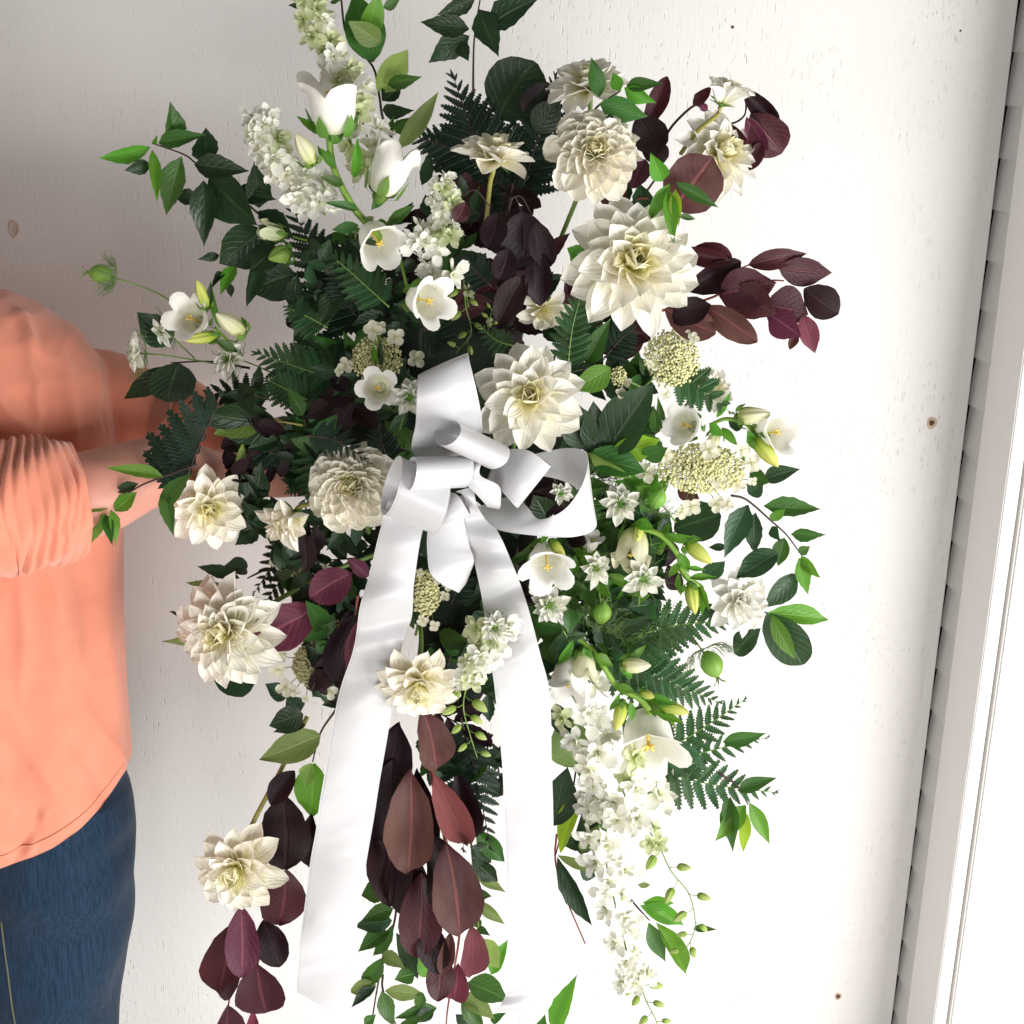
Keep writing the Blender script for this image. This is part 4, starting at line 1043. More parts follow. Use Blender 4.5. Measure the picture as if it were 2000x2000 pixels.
sprig('leafy_branch', 'thin arching branch with separate leaves at the far right', 14, .42, [
 (1125, 340, 1558, 368, 150, 'md'), (1010, 330, 826, 738, 190, 'bl'), (1065, 390, 1035, 722, 140, 'bl'), (1180, 445, 1282, 375, 75, 'br', 'ovate'), (1185, 495, 1248, 608, 80, 'bl'), (1330, 553, 1594, 562, 100, 'md'), (1285, 580, 1238, 795, 125, 'md', 'ovate'), (1230, 700, 912, 876, 190, 'bl', 'ovate'), (1385, 690, 1478, 648, 75, 'md'), (1410, 715, 1548, 892, 85, 'br'), (1395, 730, 1462, 1012, 115, 'br')],
 [[(1415, 715), (1300, 560), (1180, 450), (1000, 295), (880, 260)]], 'md', sr=(2.6, 1.4))
sprig('leafy_branch', 'pair of broad leaves, one light green, at the right beside the blown-out dahlia', 14, .42, [
 (1370, 850, 1135, 1115, 160, 'bl', 'ovate'), (1150, 1150, 1420, 1548, 290, 'bl', 'obov'), (1160, 1150, 1632, 1195, 150, 'br', 'slim'), (1190, 1165, 1345, 1515, 125, 'br', 'slim')], [[(1160, 1150), (1060, 1120)]], 'bl', serr=0)
sprig('leafy_branch', 'broad grey-green leaf behind the lime bellflower stem on the right', 14, .425, [
 (450, 520, 800, 400, 290, 'bl', 'round'), (680, 880, 830, 770, 130, 'bl', 'ovate'), (700, 1180, 760, 1080, 170, 'bl', 'ovate'), (905, 1455, 1060, 1270, 160, 'bl', 'ovate'), (850, 640, 700, 660, 60)], [[(500, 510), (350, 600)]], 'bl', serr=0)
sprig('leafy_branch', 'pointed dark leaves at the right end of the wide lacecap', 14, .425, [
 (1120, 150, 1388, 45, 130, 'bl'), (1020, 100, 1175, 165, 130, 'md', 'ovate'), (1010, 250, 1125, 160, 130, 'bl', 'ovate'), (870, -260, 990, -320, 110, 'bl')], [[(1120, 140), (1000, 180), (880, 200)]], 'bl', serr=.02)
sprig('leafy_branch', 'pale leaf underside and dark blades right of the right ribbon tail', 17, .42, [
 (310, 1400, 420, 980, 260, 'dk', 'ovate'), (480, 965, 390, 590, 320, 'ol', 'ovate'), (520, 1620, 620, 1200, 170, 'dk', 'ovate'), (510, 1170, 320, 1625, 160, 'yg', 'slim'), (485, 975, 785, 1532, 105, 'md', 'slim'), (560, 1480, 390, 1560, 130, 'bl'), (700, 1300, 790, 1180, 130, 'br'), (330, 480, 420, 760, 150, 'dk', 'ovate'), (520, 1600, 660, 1400, 130, 'ol')],
 [[(330, 1620), (480, 1000), (430, 600)]], 'dk', serr=0)
sprig('leafy_branch', 'bare reddish twig with long dark drooping leaves below the right ribbon', 22, .40, [
 (535, 670, 805, 1248, 140, 'dk'), (540, 660, 850, 800, 75, 'ol', 'slim'), (700, 760, 840, 830, 110, 'bl')], [[(745, 1325), (580, 930), (520, 690), (530, 500)]], 'dk', stem='stemr', sr=(2.4, 1.5))
sprig('leafy_branch', 'lone long serrated leaf rising from the bottom edge right of the ribbon', 22, .40, [(500, 1980, 702, 1540, 150, 'br'), (380, 1990, 440, 1900, 90, 'md')], [[(500, 1980), (480, 2060)]], 'br')
sprig('leafy_branch', 'bright pointed leaves sticking out right of the tall white larkspur', 22, .43, [
 (1180, 1010, 1420, 1026, 120, 'br'), (1160, 1035, 1505, 1190, 140, 'br'), (1225, 1165, 1352, 1455, 130, 'md'), (1285, 1165, 1528, 1575, 140, 'br'), (1560, 1210, 1722, 1215, 55, 'md'), (1140, 880, 1245, 882, 45, 'ol')], [[(1230, 1150), (1130, 1040), (1080, 980)]], 'br', serr=.02)
sprig('leafy_branch', 'young pointed sprig at the lower right end of the ferns', 17, .435, [
 (1590, 770, 1908, 718, 115, 'md'), (1700, 1140, 1990, 1030, 110, 'md'), (1765, 1245, 1525, 1522, 150, 'br'), (1650, 1180, 1660, 1602, 140, 'md'), (1780, 1310, 1742, 1618, 90, 'yg'), (1790, 1225, 1960, 1560, 115, 'br'), (1640, 1190, 1600, 1400, 90, 'md')], [[(1780, 1240), (1700, 1100), (1560, 1000)]], 'md', serr=.03)
sprig('leafy_branch', 'leafy stem hanging between left ribbon tail and plum leaves at the bottom', 21, .385, [
 (590, 560, 440, 690, 160, 'ol', 'ovate'), (600, 920, 400, 960, 180, 'md'), (650, 1060, 410, 1150, 130, 'md'), (640, 1150, 362, 1195, 140, 'bl', 'ovate'), (620, 1230, 385, 1392, 130, 'md'), (650, 1180, 490, 1435, 90, 'md'), (575, 1430, 388, 1652, 130, 'md'), (520, 1630, 312, 1690, 130, 'ol', 'ovate'), (520, 1650, 318, 1805, 80, 'dk'), (670, 1240, 872, 1655, 130, 'dk'), (810, 1560, 655, 1600, 130, 'md'), (565, 1395, 725, 1500, 110, 'ol'), (590, 1680, 880, 1715, 120, 'ol', 'slim'), (870, 1690, 838, 1845, 90, 'md'), (560, 1680, 660, 1960, 130, 'md'), (900, 1580, 840, 1440, 100, 'br')],
 [[(475, 1990), (540, 1600), (600, 1380), (660, 1150), (690, 900)], [(690, 1990), (575, 1690), (570, 1560)]], 'md', serr=.05)
sprig('leafy_branch', 'small leafy tips at the bottom edge under the plum leaves', 21, .39, [
 (980, 1810, 670, 1880, 110, 'md'), (960, 1830, 790, 1920, 100, 'dk'), (1120, 1860, 1300, 1950, 100, 'dk'), (1170, 1700, 1420, 1900, 140, 'ol'), (1210, 1620, 1520, 1745, 190, 'md', 'ovate'), (1385, 1910, 1472, 1862, 70, 'md'), (430, 1940, 520, 1860, 80, 'md'), (700, 1990, 850, 1880, 90, 'md'), (1160, 1760, 1340, 1990, 120, 'md')], [[(1045, 2000), (1062, 1800), (1130, 1400), (1150, 1250)]], 'md', stem='stemr', serr=.03)
sprig('leafy_branch', 'curling leaf stem along the left side of the right ribbon tail', 21, .39, [
 (1285, 480, 1492, 720, 150, 'md', 'ovate'), (1250, 690, 1440, 870, 150, 'dk', 'ovate'), (1260, 770, 1508, 935, 110, 'ol'), (1265, 950, 1390, 965, 85, 'md'), (1285, 1005, 1488, 1192, 90, 'ol'), (1280, 1210, 1366, 1250, 60, 'md'), (1290, 1300, 1445, 1510, 170, 'lt', 'ovate'), (1390, 1560, 1512, 1295, 120, 'br'), (1230, 600, 1400, 720, 150, 'dk', 'ovate'), (1265, 1100, 1300, 1230, 80, 'md')], [[(1310, 1400), (1265, 900), (1240, 600), (1220, 400)]], 'md', stem='stemo', serr=.03)
sprig('leafy_branch', 'olive leaf pair with visible pale underside left of the left ribbon tail', 15, .415, [
 (1262, 720, 800, 905, 230, 'ol', 'ovate'), (1215, 930, 1180, 1365, 260, 'br', 'ovate'), (1190, 930, 1130, 1110, 130, 'lt', 'slim'), (1130, 560, 885, 650, 190, 'dk', 'ovate'), (1150, 640, 900, 690, 90, 'dk')], [[(1200, 920), (1260, 700), (1380, 520)]], 'dk', serr=0)
sprig('leafy_branch', 'dark round leaf tips peeking out around the large left dahlia', 15, .40, [
 (760, 330, 470, 270, 230, 'dk', 'round'), (400, 0, 60, 20, 90, 'ol'), (340, 10, 330, 190, 60, 'ol'), (1000, 440, 850, 330, 130, 'dk', 'ovate'), (1100, 560, 1000, 420, 160, 'dk')], [[(700, 200), (1000, 100)]], 'dk', serr=0)
sprig('leafy_branch', 'thin dark leaf tips at the upper left of the large left dahlia', 11, .405, [
 (1420, 1080, 1098, 985, 100, 'dk'), (1300, 1130, 995, 1120, 70, 'ol'), (1060, 1370, 895, 1330, 60, 'dk'), (1480, 1000, 1320, 980, 130, 'dk', 'ovate'), (1560, 700, 1395, 830, 150, 'dk'), (1500, 480, 1400, 700, 260, 'dk', 'ovate')], [[(1480, 1080), (1600, 1020)]], 'dk')
sprig('leafy_branch', 'big rounded near-black leaf at the top among the ferns', 3, .365, [
 (480, 900, 760, 470, 420, 'dk', 'round'), (700, 900, 860, 640, 260, 'pd', 'round'), (760, 1000, 940, 740, 220, 'dk', 'ovate')], [[(480, 900), (500, 1100)]], 'dk', serr=0)
sprig('leafy_branch', 'dark sprig below the nigella pods by the right ribbon', 13, .43, [
 (760, 1780, 900, 1930, 170, 'dk'), (1050, 1500, 1160, 1620, 120, 'md'), (820, 1820, 760, 2060, 150, 'bl'), (620, 1240, 480, 1250, 60, 'dk'), (960, 1000, 1100, 1090, 100, 'dk'), (1310, 870, 1350, 1060, 160, 'md')], [[(900, 1500), (820, 1750)]], 'dk')

# ---- plum smokebush
random.seed(3)
def smoke(label, c, d, leaves, stems, mk='pu', stem='stemr', sr=(3, 1.6)):
    global TILT
    TILT = .28; q = sprig('smokebush_branch', label, c, d, leaves, stems, mk, 'smk', 0, 'foliage', stem, sr, None, .0026); TILT = .5
    return q
smoke('plum smokebush branch fanning out to the far right', 8, .43, [
 (600, 130, 895, 225, 185, 'pu'), (470, 150, 870, 235, 140, 'pu'), (530, 450, 955, 232, 210, 'pd'), (1010, 260, 1465, 165, 150, 'pu', 'ovate'), (1240, 285, 1640, 315, 210, 'pu', 'ovate'), (1430, 440, 1700, 620, 240, 'pd', 'smk'), (790, 490, 1225, 400, 330, 'pu', 'ovate'), (900, 430, 1220, 640, 260, 'pu', 'ovate'), (1140, 560, 1470, 640, 340, 'pu', 'ovate'), (1180, 640, 1400, 800, 220, 'pm', 'ovate'), (1420, 640, 1515, 930, 150, 'pk', 'ovate'), (1380, 780, 1330, 885, 70, 'pb'), (380, 590, 765, 780, 240, 'pb'), (680, 570, 1075, 845, 200, 'pb'), (430, 680, 720, 560, 200, 'pd')],
 [[(1280, 380), (1170, 380), (900, 430), (700, 520), (300, 620)], [(1010, 262), (890, 325), (840, 440)]])
smoke('plum smokebush leaves curled around the half-open dahlia at the upper right', 4, .41, [
 (230, 770, 402, 380, 150, 'pu'), (340, 960, 180, 710, 260, 'pd'), (200, 930, 420, 1000, 170, 'pd'), (965, 465, 1240, 735, 150, 'pd'), (1030, 660, 1270, 960, 290, 'pu'), (1000, 690, 1120, 1000, 150, 'pm'), (1110, 880, 1018, 1090, 110, 'pu'), (605, 605, 725, 475, 90, 'pu'), (860, 740, 1005, 895, 80, 'pu'), (640, 590, 700, 640, 60, 'pm')],
 [[(880, 440), (970, 470), (985, 670), (850, 740), (700, 640), (610, 600), (460, 730), (370, 860), (300, 980)]], 'pd', 'stemd')
smoke('round bronze smokebush leaf facing the camera right of the round white dahlia', 4, .465, [
 (440, 1390, 740, 1010, 400, 'pb', 'round'), (230, 1010, 150, 1200, 170, 'pu'), (60, 1180, -40, 1420, 220, 'pb'), (300, 1300, 400, 1560, 130, 'pd')], [[(440, 1390), (200, 1300), (60, 1420)]])
smoke('near-black hanging smokebush leaves in the upper centre', 7, .475, [
 (655, 50, 650, 495, 340, 'pd', 'round'), (760, 330, 790, 765, 200, 'pd'), (480, 900, 660, 540, 210, 'pd'), (560, 330, 480, 570, 190, 'pd'), (760, 120, 870, 480, 200, 'pd'), (480, 60, 400, 330, 200, 'pd'), (230, -20, 150, 130, 130, 'pu')],
 [[(655, 60), (600, -60), (560, 20), (540, 200)], [(740, 100), (650, -60), (560, -40)], [(420, 20), (300, -110), (200, -60)]], 'pd', 'stemd', (1.8, 1.3))
smoke('dark plum leaves filling the gap under the largest dahlia', 7, .43, [
 (1250, 850, 1560, 790, 260, 'pd'), (1360, 860, 1620, 1020, 220, 'pu'), (1300, 1130, 1560, 980, 200, 'pb'), (1280, 900, 1440, 1100, 200, 'pd')], [[(1300, 860), (1200, 920)]], 'pd', 'stemd')
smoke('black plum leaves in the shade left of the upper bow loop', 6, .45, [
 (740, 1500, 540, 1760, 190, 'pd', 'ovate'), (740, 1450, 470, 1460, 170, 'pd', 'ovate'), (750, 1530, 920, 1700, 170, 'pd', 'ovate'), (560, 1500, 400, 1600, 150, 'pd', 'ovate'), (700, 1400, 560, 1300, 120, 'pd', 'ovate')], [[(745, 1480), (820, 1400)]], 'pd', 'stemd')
smoke('magenta-plum smokebush leaves beside the large left dahlia', 12, .475, [
 (455, 1490, -40, 1740, 330, 'pm'), (720, 1235, 420, 1430, 260, 'pm'), (690, 1130, 850, 1260, 110, 'pm'), (740, 1550, 600, 2080, 280, 'pd'), (775, 1580, 690, 2020, 120, 'pk', 'slim')],
 [[(440, 1490), (560, 1420), (700, 1350)], [(720, 1235), (760, 1200)], [(745, 1560), (770, 1400)]])
smoke('plum smokebush branch drooping at the lower left below a small dahlia', 18, .415, [
 (870, 20, 685, 275, 170, 'pd'), (780, 205, 790, 775, 370, 'pd', 'smk'), (1000, 340, 960, 780, 160, 'pd'), (800, 770, 745, 1195, 340, 'pu'), (630, 1150, 760, 1505, 240, 'pd'), (430, 1150, 250, 1790, 300, 'pu'), (590, 1470, 660, 1850, 350, 'pu'), (550, 1830, 565, 2100, 110, 'pm'), (370, 1790, 385, 2200, 270, 'pu'), (465, 1040, 470, 1590, 250, 'pm')],
 [[(370, 1800), (405, 1560), (460, 1060), (600, 900), (780, 220), (850, 30)], [(440, 1800), (450, 1650), (590, 1480), (640, 1150)]])
smoke('large rose-brown smokebush branch hanging in the centre between the ribbon tails', 21, .45, [
 (560, 250, 640, 1060, 330, 'pd'), (700, -340, 540, 240, 340, 'pd'), (640, -60, 560, 560, 300, 'pd'), (830, 0, 930, 640, 220, 'pd'), (1130, 40, 1250, 600, 240, 'pd'), (700, 520, 760, 1120, 300, 'pd'), (960, 500, 1040, 1100, 300, 'pd'), (900, 1150, 1000, 1560, 220, 'pd'), (1250, 1190, 1235, 1592, 205, 'pk'), (860, 790, 830, 1440, 320, 'pu'), (1000, 1380, 985, 1765, 210, 'pu'), (1085, 1240, 1010, 1565, 120, 'pb'), (1140, 1470, 1105, 1805, 190, 'pm'), (935, 430, 880, 740, 120, 'pk'), (955, 40, 1220, 640, 240, 'pk'), (1050, 570, 1155, 1280, 370, 'pb'), (785, 10, 755, 815, 360, 'pb'), (875, -440, 985, 30, 270, 'pb')],
 [[(1140, 1250), (1095, 900), (1050, 580), (960, 150), (930, -60), (900, -300)], [(825, 1050), (850, 700), (970, 330)]], 'pu', 'stemr', (6.5, 2.2))
smoke('dark plum leaf seen through the open right bow loop', 13, .44, [
 (760, 760, 900, 380, 280, 'pd', 'ovate'), (700, 780, 960, 560, 220, 'pd', 'ovate'), (1000, 960, 1120, 1000, 120, 'pd'), (640, 620, 800, 420, 200, 'pd'), (850, 830, 740, 640, 200, 'dk', 'ovate'), (1050, 650, 900, 780, 130, 'pd')], [[(760, 760), (700, 840)]], 'pd', 'stemd')
smoke('grey-brown wrinkled leaf behind the pale hanging bell', 14, .42, [
 (220, 580, 480, 740, 200, 'pd', 'round'), (400, 780, 480, 1000, 130, 'pd'), (480, 200, 640, 290, 130, 'pb', 'ovate')], [[(230, 590), (120, 560)]], 'pd', 'stemd')

# ---- dahlias
random.seed(9)
dahlia('round full cream dahlia facing the camera near the top', 1160, 300, 96, (.05, .12), .50, 'ball', [(1128, 385, .47), (1085, 490, .43)], 'dah')
dahlia('cream dahlia seen from the side on a pale upright stem', 966, 312, 86, (.25, 1.6), .475, 'open', [(957, 360, .46), (948, 450, .43)], 'dah', 34)
dahlia('topmost white dahlia turned away, crossed by a green sprig', 1150, 175, 88, (-.25, 1.1), .43, 'open', [(1150, 260, .40)], 'dahw', 44)
dahlia('half-open small dahlia with yellow base at the upper right', 1408, 205, 66, (.55, 1.6), .47, 'half', [(1362, 256, .45), (1330, 300, .42)], 'dahw', 26)
dahlia('ragged white dahlia below the half-open one at the upper right', 1400, 305, 94, (.55, .25), .435, 'open', [(1330, 330, .40)], 'dahw', 46)
dahlia('largest cream dahlia with long pointed petals right of centre', 1232, 520, 138, (.12, .08), .505, 'open', [(1190, 640, .42)], 'dahw', 58)
dahlia('cream dahlia with a clear yellow heart touching the bow', 1032, 778, 116, (-.03, .05), .545, 'open', [(1000, 880, .42)], 'dahw', 44)
dahlia('few cream dahlia petals showing behind the hanging black leaves', 1062, 600, 60, (.2, -1.2), .455, 'open', [(1040, 560, .42)], 'dah', 18)
dahlia('full ruffled cream dahlia left of the bow', 688, 950, 92, (-.05, .12), .505, 'ball', [(720, 1040, .42)], 'dah', 96)
dahlia('half-open dahlia with bright yellow base facing down left', 574, 1002, 78, (-.6, -.8), .50, 'half', [(620, 980, .46), (680, 960, .42)], 'dah', 32)
dahlia('loose shaded dahlia hanging below the dark fern by the forearm', 408, 990, 88, (.35, -.25), .475, 'open', [(450, 940, .42)], 'dah', 34)
dahlia('large white dahlia facing left at the middle left edge', 448, 1232, 118, (-.35, -.15), .485, 'full', [(520, 1185, .47), (640, 1120, .44), (740, 1080, .41)], 'dahw', 70)
dahlia('lowest left dahlia on a long olive stem over the plum leaves', 466, 1692, 96, (-.15, -.25), .47, 'open', [(492, 1612, .455), (547, 1507, .405), (600, 1400, .39)], 'dah', 48)
dahlia('cream dahlia facing down at the centre between the ribbon tails', 818, 1330, 92, (-.05, -.75), .565, 'open', [(822, 1235, .52), (810, 1150, .45)], 'dah', 42)
dahlia('overexposed white dahlia at the far right edge of the spray', 1440, 1175, 70, (.4, .1), .44, 'open', [(1370, 1190, .41)], 'bell', 44)
dahlia('white dahlia half hidden behind the fern tip on the right', 1390, 760, 48, (.5, .3), .42, 'open', [(1330, 800, .41)], 'dahw', 26)

# ---- bellflowers
random.seed(13)
def bellstem(label, stem, d, bells=(), buds=(), leaves=(), r=(5, 3.5), mk='stemb'):
    o = thing('bellflower_stem', label, 'flower', at(stem[-1][0], stem[-1][1], d-.02))
    put_stem(o, stem, d-.012, r[1], r[0], mk)
    for (x, y, f, L, q, w_, m_) in bells: put_bell(o, x, y, f, L, d+.012, m_, q, w_)
    for b in buds: put_bud(o, (b[0], b[1]), (b[2], b[3]), d+rnd(-.005, .012), b[4] if len(b) > 4 else 'cbud', b[5] if len(b) > 5 else 1.25)
    for l in leaves: put_leaf(o, (l[0], l[1]), (l[2], l[3]), l[4], d+rnd(-.004, .008), l[5] if len(l) > 5 else 'br', 'slim', 0)
    return o
bellstem('tall bright green bellflower stem with three white bells at the upper left', [(640, 250, .47), (652, 330, .465), (690, 405, .46), (730, 450, .45), (790, 520, .42)], .47,
 [(646, 160, (0, .78, .5), 112, 1, .88, 'bell'), (778, 292, (.38, .85, .25), 104, 2, .78, 'bell'), (748, 484, (.45, -.62, .62), 78, 1, .95, 'bell')],
 [(612, 318, 578, 262, 'bellp', 1.5)],
 [(640, 262, 575, 228, 16), (648, 265, 600, 230, 14), (655, 330, 620, 285, 18), (690, 345, 700, 275, 20), (670, 360, 635, 345, 20, 'md'), (700, 410, 635, 395, 18, 'md'), (725, 410, 770, 345, 22, 'md'), (700, 440, 650, 450, 24, 'md'), (755, 440, 810, 400, 22, 'md')], (8, 6.5))
bellstem('pale green unopened bell at the left edge of the ferns', [(545, 455, .42), (600, 470, .41)], .425, [(512, 448, (-.9, .15, .35), 50, 2, .75, 'larkg')], [(565, 492, 524, 505, 'pod', 2.2)], (), (2.5, 2))
bellstem('white bell opening to the right below the small larkspur', [(795, 560, .48), (780, 500, .45)], .50, [(848, 590, (.62, -.22, .72), 78, 0, .92, 'bell')], (), [(800, 560, 830, 545, 14)], (3, 3))
bellstem('open white star-shaped bell facing the camera over the upper left lacecap', [(738, 690, .50), (742, 640, .46)], .505, [(737, 758, (-.05, -.12, 1), 50, 0, 1.15, 'bell')], (), [(735, 715, 728, 672, 12), (745, 715, 742, 665, 12, 'dk')], (3, 3))
bellstem('white bell with yellow pistil beside the coral shoulder', [(420, 640, .44), (470, 690, .41)], .465, [(363, 617, (-.25, .08, .95), 66, 0, 1.0, 'bell')], [(405, 600, 384, 548, 'cbud', 1.1), (475, 652, 422, 612, 'bellp', 1.5), (425, 655, 358, 665, 'cbud', 1.0)], [(430, 640, 405, 560, 14), (420, 665, 470, 690, 20, 'md'), (410, 600, 408, 555, 12, 'dk')], (3, 3))
bellstem('drooping white bell with open lobes right of the right ribbon', [(1062, 1068, .50), (1050, 1055, .48), (980, 1115, .46)], .51, [(1070, 1118, (.05, -.62, .75), 78, 0, .98, 'bell')], [(1075, 1056, 1104, 1090, 'cbud', 1.3)], [(1058, 1062, 1078, 1012, 14), (1045, 1070, 975, 1122, 16, 'md'), (1060, 1050, 1075, 1010, 12)], (3, 3))
bellstem('lime bellflower stem with white cups and yellow buds at the far right', [(1386, 830, .45), (1420, 818, .45), (1460, 830, .45), (1480, 860, .445)], .455,
 [(1330, 828, (-.55, .05, .8), 62, 1, .98, 'bell'), (1528, 842, (.55, .05, .8), 68, 1, 1.0, 'bell')],
 [(1440, 815, 1505, 806, 'bellp', 1.5), (1474, 852, 1520, 912, 'cbud', 1.3), (1400, 845, 1385, 885, 'bellp', 1.6)],
 [(1440, 810, 1472, 792, 12), (1400, 815, 1425, 775, 14), (1410, 835, 1440, 870, 18), (1460, 840, 1475, 880, 20), (1385, 830, 1415, 850, 22), (1440, 880, 1455, 900, 14)], (5, 3.5))
bellstem('thick lime stem with yellow-green buds and a pale hanging bell', [(1240, 1030, .46), (1290, 1045, .465), (1325, 1085, .465), (1335, 1120, .46), (1370, 1150, .45)], .47,
 [(1232, 1098, (-.15, -.9, .4), 78, 2, .85, 'bellp')],
 [(1340, 1058, 1390, 1100, 'cbud', 1.35), (1348, 1140, 1358, 1200, 'cbud', 1.35), (1250, 1022, 1242, 1062, 'cbud', 1.3)],
 [(1240, 1020, 1275, 1030, 24), (1300, 1045, 1370, 1055, 20), (1330, 1080, 1345, 1120, 22), (1330, 1095, 1305, 1130, 16), (1345, 1130, 1400, 1125, 14), (1325, 1120, 1328, 1170, 14), (1365, 1145, 1385, 1190, 16), (1340, 1110, 1380, 1112, 10), (1370, 1140, 1372, 1205, 14)], (7, 5))
bellstem('lower lime bellflower stem with the large hanging white bell', [(1095, 1225, .45), (1160, 1275, .46), (1205, 1340, .465), (1250, 1365, .465), (1275, 1400, .46)], .475,
 [(1270, 1478, (.03, -.72, .65), 112, 0, .95, 'bell'), (1102, 1352, (-.25, -.85, .4), 82, 1, .8, 'bell'), (1142, 1322, (.05, -.9, .35), 58, 2, .85, 'bellp')],
 [(1215, 1298, 1272, 1300, 'bellp', 1.55), (1290, 1378, 1346, 1392, 'cbud', 1.3), (1216, 1370, 1202, 1428, 'cbud', 1.3), (1252, 1352, 1278, 1362, 'cbud', 1.6)],
 [(1225, 1290, 1265, 1262, 16), (1215, 1305, 1240, 1328, 16), (1200, 1340, 1240, 1350, 20), (1260, 1365, 1320, 1372, 18), (1280, 1390, 1330, 1410, 18), (1230, 1370, 1235, 1410, 16), (1120, 1250, 1090, 1300, 18), (1140, 1265, 1150, 1300, 14), (1160, 1280, 1200, 1300, 22), (1210, 1355, 1190, 1390, 12)], (7, 5))
bellstem('bit of a white bell under the lower right corner of the bow', [(1150, 1065, .43), (1140, 1090, .42)], .45, [(1160, 1048, (.3, .75, .5), 40, 1, .8, 'bell')], (), (), (2, 2))

# ---- larkspur
random.seed(17)
o = spike('tall green-white larkspur cut off by the top edge', [(600, -20), (625, 60), (665, 140), (705, 230), (735, 330)], .44, 26, (18, 36), (24, 30), 'lark', mixg=1.0)
o = spike('white larkspur spike leaning left above the serrated branch', [(512, 225), (515, 270), (545, 325), (590, 365), (635, 420)], .455, 25, (22, 28), (26, 30), 'lark', mixg=.12)
o = spike('short larkspur with lime tip right of the small bell', [(858, 352), (872, 400), (876, 470)], .48, 11, (16, 18), (20, 25), 'lark', mixg=.7)
o = spike('loose white larkspur florets above the right-facing bell', [(808, 455), (825, 480), (858, 520), (850, 550)], .475, 7, (20, 26), (27, 32), 'lark', mixg=.1)
o = spike('broad white larkspur beside the hanging white bell on the lower right', [(1115, 1355), (1165, 1440), (1210, 1530), (1240, 1600)], .455, 16, (44, 54), (30, 34), 'lark', mixg=.14)
o = spike('long white larkspur spike trailing to the lower right', [(1175, 1600), (1185, 1690), (1205, 1780), (1230, 1880), (1245, 1915)], .45, 20, (40, 24), (30, 25), 'lark', mixg=.05)
buds_on(o, [(1245, 1905), (1252, 1925), (1262, 1955), (1280, 1990), (1292, 2030)], .45, 7, 34)
o = spike('thin arching larkspur stem with green buds at the lower right', [(1262, 1612), (1278, 1640), (1286, 1650)], .46, 3, 10, 20, 'larkg', stemr=1.8)
buds_on(o, [(1284, 1642), (1310, 1700), (1345, 1745), (1358, 1800), (1350, 1835), (1332, 1862)], .46, 9, 34)
o = spike('small white and lime larkspur hanging between the ribbon tails', [(960, 1215), (950, 1260), (930, 1300), (912, 1340)], .575, 13, (26, 20), (28, 24), 'lark', mixg=.3)
buds_on(o, [(912, 1335), (905, 1380), (915, 1425), (932, 1480)], .57, 8, 36)
for q in o.children: pass
o = spike('dim larkspur bud stem in the dark centre left of the black leaves', [(905, 540), (915, 600)], .45, 1, 6, 14, 'larkg', stemr=1.5)
buds_on(o, [(905, 545), (910, 600), (920, 650), (890, 690)], .45, 7, 26, 'lbud')
o = spike('tiny green bud twig above the bow', [(955, 640), (960, 620)], .47, 1, 3, 8, 'larkg', stemr=1.0)
buds_on(o, [(958, 640), (958, 615), (965, 595)], .47, 5, 16, 'lbud', sr=1)
o = spike('small white larkspur floret cluster below the olive leaf on the right', [(1150, 1545), (1165, 1590)], .44, 7, 16, 24, 'lark')

# ---- love-in-a-mist flowers and pods
random.seed(19)
nigella('pale nigella touching the upper bow loop', 800, 778, 44, (.1, .1), .525, [(780, 840, .46)])
nigella('shaded nigella below the bell beside the coral shoulder', 452, 702, 44, (-.7, .1), .455, [(490, 710, .44), (600, 760, .40)])
nigella('side-facing nigella farthest left above the sleeve', 272, 690, 46, (-1.9, -.2), .425, [(330, 695, .42), (420, 710, .40)], 17)
nigella('small nigella tucked behind the open bell at the left', 322, 645, 34, (-.9, -.5), .42, [(380, 700, .40)], 15)
nigella('white nigella below the big lime leaf right of the bow', 1213, 985, 46, (-.1, .1), .485, [(1230, 1050, .42)])
nigella('white nigella tilted right next to the drooping bell', 1160, 1110, 42, (.45, .0), .49, [(1150, 1190, .43)])
nigella('bright white nigella under the pale hanging bell', 1256, 1130, 45, (.1, -.15), .485, [(1240, 1220, .43)])
nigella('white nigella below the drooping bell at the ribbon edge', 1072, 1180, 45, (.05, -.25), .50, [(1100, 1240, .43)])
nigella('small nigella among leaves right of the right ribbon tail', 1158, 1550, 34, (-.2, .1), .445, [(1150, 1500, .42)])
nigella('fluffy nigella over the edge of the right ribbon tail', 966, 1228, 36, (.2, .2), .60, [(930, 1210, .50)])
nigella('dim nigella visible inside the open bow loop', 1095, 965, 26, (.1, .2), .47, [(1090, 1000, .42)], 15, 6)
pod('green seed pod in a mist of threads at the far left', 197, 535, 24, (-.95, .1, .1), .43, [(240, 548, .425), (290, 565, .42), (335, 590, .415), (420, 660, .40)], 44, 1.0)
pod('green seed pod above the white nigella on the right', 1284, 974, 22, (.35, .75, .35), .475, [(1320, 1020, .44)], 30)
pod('striped green seed pod low among the nigella flowers', 1176, 1198, 23, (.15, .85, .4), .485, [(1165, 1120, .45)], 40)
pod('pale seed pod lying on the fern at the right', 1390, 1297, 28, (.35, -.85, .25), .46, [(1340, 1225, .44), (1330, 1200, .43)], 30)
for (lb, x, y, dd_) in (('thread-leaved greenery behind the nigella group', 1130, 1170, .45), ('thread-leaved greenery around the upper right pod', 1190, 940, .44), ('thread-leaved greenery right of the striped pod', 1240, 1215, .445)):
    o = thing('mist_foliage', lb, 'foliage', at(x, y, dd_))
    for j in range(5): threads(o, at(x+rnd(-45, 45), y+rnd(-40, 40), dd_), (BACK+UP*rnd(-1, 1)+RIGHT*rnd(-1, 1)).normalized(), .034, 14, 1.1, .4, 'thread_leaf', .8)

